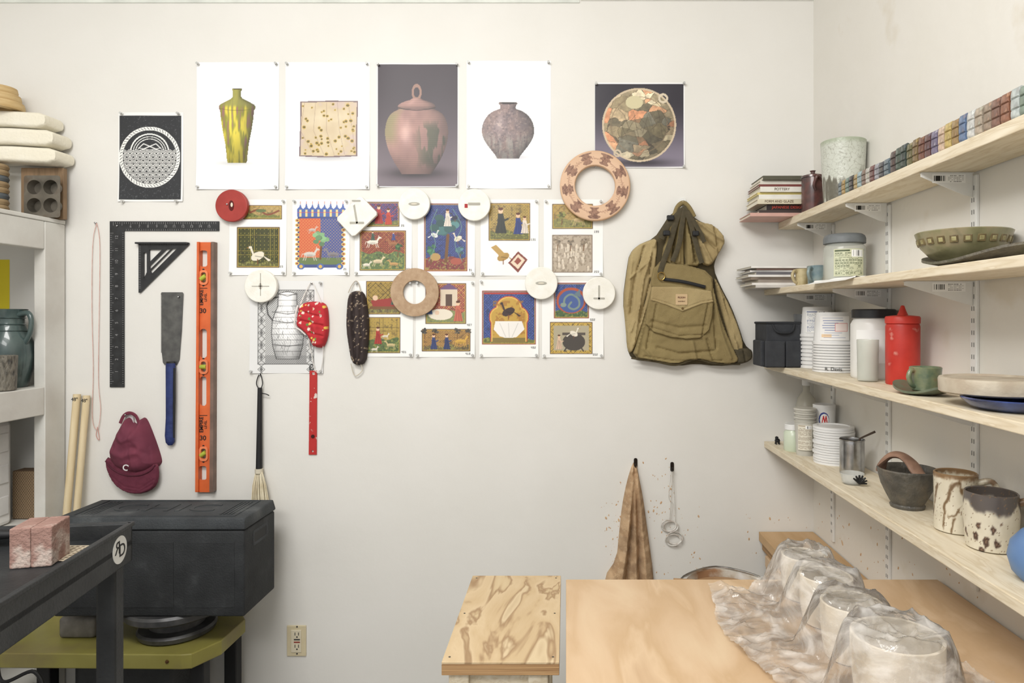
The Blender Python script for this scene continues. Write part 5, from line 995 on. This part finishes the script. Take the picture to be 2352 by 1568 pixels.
mug('short grey textured ceramic tumbler',(-1.896,2.30,1.3522),.036,.040,.118,M((84,80,72),.5,stops=[(.35,(64,62,58)),(.5,(120,115,104)),(.7,(78,75,68))],scale=60,stretch=(1,1,.4),bump=.8,bscale=120),0,handle=False,cat='tumbler',name='tumbler')
zt_=1.957; tx=.036
o=E('muffin_tin','old dented metal muffin tin standing on its side','muffin tin',(-1.88,2.47,zt_)); tin=M((104,98,88),.5,stops=[(.35,(82,78,70)),(.55,(116,110,100)),(.7,(92,76,60))],scale=12,metal=.5,name='tarnished_tin')
cs=[(a+tx,b_) for a,b_ in [(-1.948,zt_+.045),(-1.948,zt_+.11),(-1.889,zt_+.045),(-1.889,zt_+.11)]]
V,Fc=plateg(rrect(-1.985+tx,zt_+.001,-1.855+tx,zt_+.152,.01),[circ(a,b_,.026,32) for a,b_ in cs],.002); mk('plate',V,Fc,tin,o,xf=Matrix.Translation((0,2.455,0))@RXW)
for a,b_ in cs:
    V,Fc=latheg([(.0275,0),(.026,.001),(.021,.028),(0,.028)],(0,0,0),32); mk('cup',V,Fc,tin,o,smooth=True,xf=Matrix.Translation((a,2.4545,b_))@Matrix.Rotation(-math.pi/2,4,'X'))
V,Fc=boxg(-1.99,-1.835,2.492,2.512,zt_+.0005,zt_+.188,.002); mk('wooden_board',V,Fc,M((146,120,92),.7,(120,98,74),10,stretch=(6,1,1)),None,label='brown wooden board standing behind a tin',cat='wooden board')
for i in range(9): 
    lathe('wooden_ring',[(.030,0),(.047,.001),(.051,.011),(.047,.0205),(.030,.0205),(.030,0)],(-2.045,2.43,zt_+i*.0208),M((180,158,124),.7,(152,130,98),30) if i%3 else M((96,102,106),.6),None,32,label='small round turned ring in a tall stack',cat='ring',group='turned rings stacked on the rack')
fm=M((238,234,222),.9,(230,224,206),6,bump=.25,bscale=90,name='cream_foam')
def slab(x0,x1,y0,y1,z0,z1,label,seed):
    bm=bmesh.new(); bmesh.ops.create_cube(bm,size=1); bmesh.ops.subdivide_edges(bm,edges=bm.edges[:],cuts=16,use_grid_fill=True)
    for v in bm.verts:
        u,w_,q=v.co.x*2,v.co.y*2,v.co.z*2
        rd_=.012; ex=(rd_*(1-math.sqrt(max(0,1-abs(q)**2.5)))); x=(x0+x1)/2+v.co.x*(x1-x0)-ex*(1 if u>.9 else 0)
        z=(z0+z1)/2+v.co.z*(z1-z0)*(1-.22*max(0,abs(u)-.93)/.07)*(1-.15*max(0,abs(w_)-.85)/.15)+.030*(-(x+1.84))*.35+.003*math.sin(u*5+seed)
        y=(y0+y1)/2+v.co.y*(y1-y0)*(1-.08*abs(q)**8); v.co=Vector((x,y,z))
    V,Fc=from_bm(bm); mk('foam_slab',V,Fc,fm,None,smooth=True,sharp=60,label=label,cat='foam slab',group='foam slabs on the rack')
slab(-2.36,-1.818,2.43,2.525,2.151,2.207,'thick cream foam slab lowest in a pile',0); slab(-2.36,-1.828,2.432,2.525,2.214,2.272,'cream foam slab in the middle of a pile',0); slab(-2.36,-1.858,2.434,2.525,2.279,2.334,'cream foam slab on top of a pile',0)
for i in range(3): lathe('wooden_hoop',[(.045,0),(.076-.010*i,.0),(.079-.010*i,.012),(.076-.010*i,.026),(.045,.026),(.045,0)],(-2.035,2.445,2.342+i*.0265),M((202,176,128),.6,(186,156,106),20,stretch=(1,1,6)),None,40,label='round plywood hoop stacked on foam slabs',cat='wooden hoop',group='plywood hoops on the rack')
o=E('foam_box','white moulded foam box on lower shelf','box',(-2.1,2.3,.87)); V,Fc=boxg(-2.24,-1.962,2.2,2.42,.8705,1.235,.015); mk('body',V,Fc,M((222,221,218),.7,(212,210,207),20),o)
for i in range(3): V,Fc=boxg(-1.9625,-1.957,2.22,2.40,.91+i*.11,.975+i*.11,.003); mk('rib',V,Fc,M((222,221,218),.7),o)
c=Cv(0,0,80,100,1.5,(100,84,66)); m=(((c.X+c.Y)%7<2)|((c.X-c.Y)%7<2)); c.set(m,(150,126,96)); 
o=box('wicker_basket',-2.0,-1.897,2.465,2.52,.8705,1.045,M((100,80,60),.8),None,bev=.004,label='brown woven wicker basket on lower shelf',cat='basket')
c.mesh('woven_front',lambda X,Y:(-1.998+X/80*.099,np.full(X.shape,2.4645),1.043-Y/100*.17),VC(.8,.3,300),o)
# ================================================================ pottery wheel
WX=-1.36
olv=M((150,140,48),.4,stops=[(.35,(146,140,76)),(.55,(134,128,66)),(.7,(122,112,70))],scale=5,name='olive_enamel')
o=E('pottery_wheel','electric pottery wheel with olive green table','pottery wheel',(WX,2.32,0))
V,Fc=plateg([(-1.845,2.175),(-1.22,2.165),(-1.19,2.17),(-1.14,2.26),(-1.137,2.42),(-1.20,2.51),(-1.85,2.51),(-1.855,2.3)],[],.048,.004); mk('table_top',V,Fc,olv,o,xf=Matrix.Translation((0,0,.506)))
for a,b_ in ((-1.20,2.24),(-1.20,2.46),(-1.70,2.24),(-1.70,2.46)): box('leg',a-.022,a+.022,b_-.022,b_+.022,0,.481,dark,o,bev=.004)
box('motor_housing',-1.62,-1.30,2.24,2.48,.2,.481,blackpl,o,bev=.02)
lathe('wheel_head',[(0,.5305),(.10,.5305),(.118,.536),(.122,.55),(.116,.558),(.085,.560),(.085,.600),(.148,.604),(.160,.612),(.162,.630),(.156,.638),(0,.638)],(-1.325,2.33,0),M((98,98,98),.45,(70,70,72),20,metal=.5),o,56)
V,Fc=latheg([(0,0),(.006,0),(.005,.003),(0,.004)],(0,0,0),12); mk('bolt',V,Fc,M((120,90,60),.4,metal=.8),o,smooth=True,xf=Matrix.Translation((-1.265,2.165,.508))@Matrix.Rotation(math.pi/2,4,'X'))
V,Fc=boxg(-1.69,-1.57,2.27,2.36,.5305,.60,.012,3); mk('control_box',V,Fc,M((126,122,116),.6,(96,93,88),20),o,smooth=True)
tube('power_cord',spl([(-1.75,2.10,.56),(-1.70,2.06,.50),(-1.62,2.08,.52),(-1.58,2.05,.44),(-1.70,2.0,.30),(-1.74,2.05,.1),(-1.74,2.1,.006)],8),.0055,dark,None,label='black power cord looping down beside the wheel',cat='cord')
BX0,BX1,BY0,BY1=-1.645,-1.032,2.19,2.42; zb=.6385; ztp=.955
o=E('insulated_box','black insulated food carrier with dusty lid','box',((BX0+BX1)/2,(BY0+BY1)/2,zb))
V,Fc=boxg(BX0,BX1,BY0,BY1,zb,ztp-.040,.007,3); mk('body',V,Fc,epp,o,smooth=True,sharp=50)
V,Fc=merge([boxg(a,a+.16,BY0-.0015,BY0+.002,zb+.03,zb+.24,.001) for a in (BX0+.03,BX0+.226,BX0+.422)]); mk('raised_panel',V,Fc,epp,o)
V,Fc=boxg(BX0-.003,BX1+.003,BY0-.003,BY1+.003,ztp-.038,ztp,.006,3); V=[((v[0]-(BX0+BX1)/2)*(1-.014*(v[2]>ztp-.012))+(BX0+BX1)/2,(v[1]-2.305)*(1-.06*(v[2]>ztp-.012))+2.305,v[2]) for v in V]; ld=mk('lid',V,Fc,eppl,o,smooth=True,sharp=50)
V,Fc=merge([boxg(BX0+.04,BX1-.04,BY0+.020,BY0+.025,ztp-.002,ztp+.0025,.001),boxg(BX0+.04,BX1-.04,BY1-.025,BY1-.02,ztp-.002,ztp+.0025,.001),boxg(BX0+.04,BX0+.045,BY0+.025,BY1-.025,ztp-.002,ztp+.0025,.001),boxg(BX1-.045,BX1-.04,BY0+.025,BY1-.025,ztp-.002,ztp+.0025,.001)]+[boxg(BX0+.06+i*.012,BX0+.065+i*.012,BY0+.04,BY1-.04,ztp-.002,ztp+.002) for i in range(4)]+[boxg(BX1-.10+i*.012,BX1-.095+i*.012,BY0+.04,BY1-.04,ztp-.002,ztp+.002) for i in range(4)]); mk('lid_rib',V,Fc,eppl,ld)
text('raised_lettering','CHIC',.12,Matrix.Translation((-1.35,2.305,ztp+.0002))@Matrix.Scale(1.25,4,(1,0,0)),eppl,ld,ext=.0018)
V,Fc=plateg(rrect(2.25,.845,2.36,.895,.008),[rrect(2.26,.855,2.35,.885,.006)],.008); mk('handle_frame',V,Fc,eppl,o,xf=Matrix.Translation((BX1-.003,0,0))@Matrix.Rotation(math.pi/2,4,'Z')@RXW); box('handle_recess',BX1-.010,BX1+.0004,2.26,2.35,.855,.885,dark,o)
# ================================================================ cart
th=math.radians(8); XC=Matrix.Translation((-1.123,1.77,0))@Matrix.Rotation(th,4,'Z')
o=E('utility_cart','black plastic utility cart with rimmed top tray','cart',(-1.3,1.4,0))
LW=.46;LL=.80; cz=1.03
def cb(name,x0,x1,y0,y1,z0,z1,mat=blackpl,bev=.006): V,Fc=boxg(x0,x1,y0,y1,z0,z1,bev); return mk(name,V,Fc,mat,o,xf=XC)
def cm(name,parts,mat=blackpl): V,Fc=merge(parts); return mk(name,V,Fc,mat,o,xf=XC)
T=.013
cm('top_tray',[boxg(-LW,0,-LL,0,cz-.02,cz,.004),boxg(-T,0,-LL,0,cz-.060,cz+.040,.004),boxg(-LW,-LW+T,-LL,0,cz-.060,cz+.040,.004),boxg(-LW,0,-T,0,cz-.060,cz+.040,.004),boxg(-LW,0,-LL,-LL+T,cz-.060,cz+.040,.004),boxg(-.001,.004,-LL,.003,cz+.030,cz+.041,.002),boxg(-LW,.003,-.001,.004,cz+.030,cz+.041,.002)])
cm('lower_tray',[boxg(-LW+.02,-.02,-LL+.02,-.02,.22,.24,.004),boxg(-.045,-.02,-LL+.02,-.02,.2,.29,.006),boxg(-LW+.02,-LW+.045,-LL+.02,-.02,.2,.29,.006)])
for x in (-.055,-LW+.008):
    for y in (-.072,-LL+.02): 
        lg=cb('leg',x,x+.046,y,y+.05,.06,cz-.0201,bev=.008)
        V,Fc=latheg([(0,-.012),(.026,-.012),(.03,-.008),(.03,.008),(.026,.012),(0,.012)],(0,0,0),24); mk('caster',V,Fc,dark,lg,smooth=True,xf=XC@Matrix.Translation((x+.026,y+.02,.0305))@Matrix.Rotation(math.pi/2,4,'Y'))
cb('handle_bar',-LW+.04,-.04,-LL-.05,-LL-.03,cz+.02,cz+.04,bev=.008); cb('handle_arm',-LW+.04,-LW+.06,-LL-.03,-LL+.01,cz+.02,cz+.038,bev=.004)
RY=Matrix.Rotation(math.pi/2,4,'Z')@RXW
V,Fc=plateg(circ(-.068,cz-.010,.034,40),[],.0012); lg=mk('logo_disc',V,Fc,M((232,232,229),.5),o,xf=XC@Matrix.Translation((.0007,0,0))@RY)
text('logo_lettering','R',.044,XC@Matrix.Translation((.0016,-.080,cz-.004))@RY,dark,lg,mirror=True,bold=.0002); text('logo_lettering','D',.044,XC@Matrix.Translation((.0016,-.058,cz-.014))@RY,dark,lg,bold=.0002)
# bricks
bm_=M((160,130,122),.95,stops=[(.3,(140,108,98)),(.48,(158,126,116)),(.6,(196,180,170)),(.72,(148,114,104))],scale=18,bump=.5,bscale=120,name='dusty_brick')
XB=Matrix.Translation((-1.257,1.54,cz+.0006))@Matrix.Rotation(math.radians(14),4,'Z')
for i in range(2):
    V,Fc=boxg(.0422*i,.0422*i+.0419,.0,.092,0,.091,.003); mk('brick',V,Fc,bm_,None,xf=XB,label='dusty grey-pink brick standing on the cart tray',cat='brick',group='pair of bricks on the cart')
c=Cv(0,0,60,60,1.5,(202,189,166)); m=(((c.X)%7<2.4)|((c.Y)%7<2.4)); c.set(~m,(126,111,94)); c.mesh('woven_mat',lambda X,Y:(-1.275+X/60*.12,1.70-Y/60*.11,cz+.002+.0*X),VC(.8),None,label='pale ribbed lattice mat lying on the cart tray',cat='mat')
tube('clamp_handle',[(-1.49,1.66,cz+.022),(-1.42,1.68,cz+.035),(-1.36,1.70,cz+.03)],[.012,.014,.009],dark,None,label='black plastic tool handle lying on the cart',cat='tool',segs=10)
# ================================================================ camera & light
cam=bpy.data.cameras.new('camera'); cam.sensor_width=36; cam.lens=24; cam.shift_x=-(CX-1176)/2352; cam.shift_y=-(784-CY)/2352; cam.clip_start=.05
co=bpy.data.objects.new('camera',cam); co.location=(0,0,EZ); co.rotation_euler=(math.pi/2,0,0); COL.objects.link(co); sc.camera=co
def area(name,loc,rot,sx,sy,e,col=(1,.985,.96)):
    l=bpy.data.lights.new(name,'AREA'); l.shape='RECTANGLE'; l.size=sx; l.size_y=sy; l.energy=e; l.color=col; o=bpy.data.objects.new(name,l); o.location=loc; o.rotation_euler=rot; COL.objects.link(o)
area('ceiling_light',(-.75,.55,3.15),(math.radians(16),math.radians(-6),0),1.4,.7,62)
area('ceiling_light_rear',(-.8,-1.0,3.1),(math.radians(40),0,math.radians(-14)),2.0,.8,58)
w=bpy.data.worlds.new('world'); sc.world=w; w.use_nodes=True; w.node_tree.nodes['Background'].inputs[0].default_value=(1,.995,.985,1); w.node_tree.nodes['Background'].inputs[1].default_value=.74
sc.view_settings.view_transform='Standard'; sc.view_settings.look='None'; sc.view_settings.exposure=0
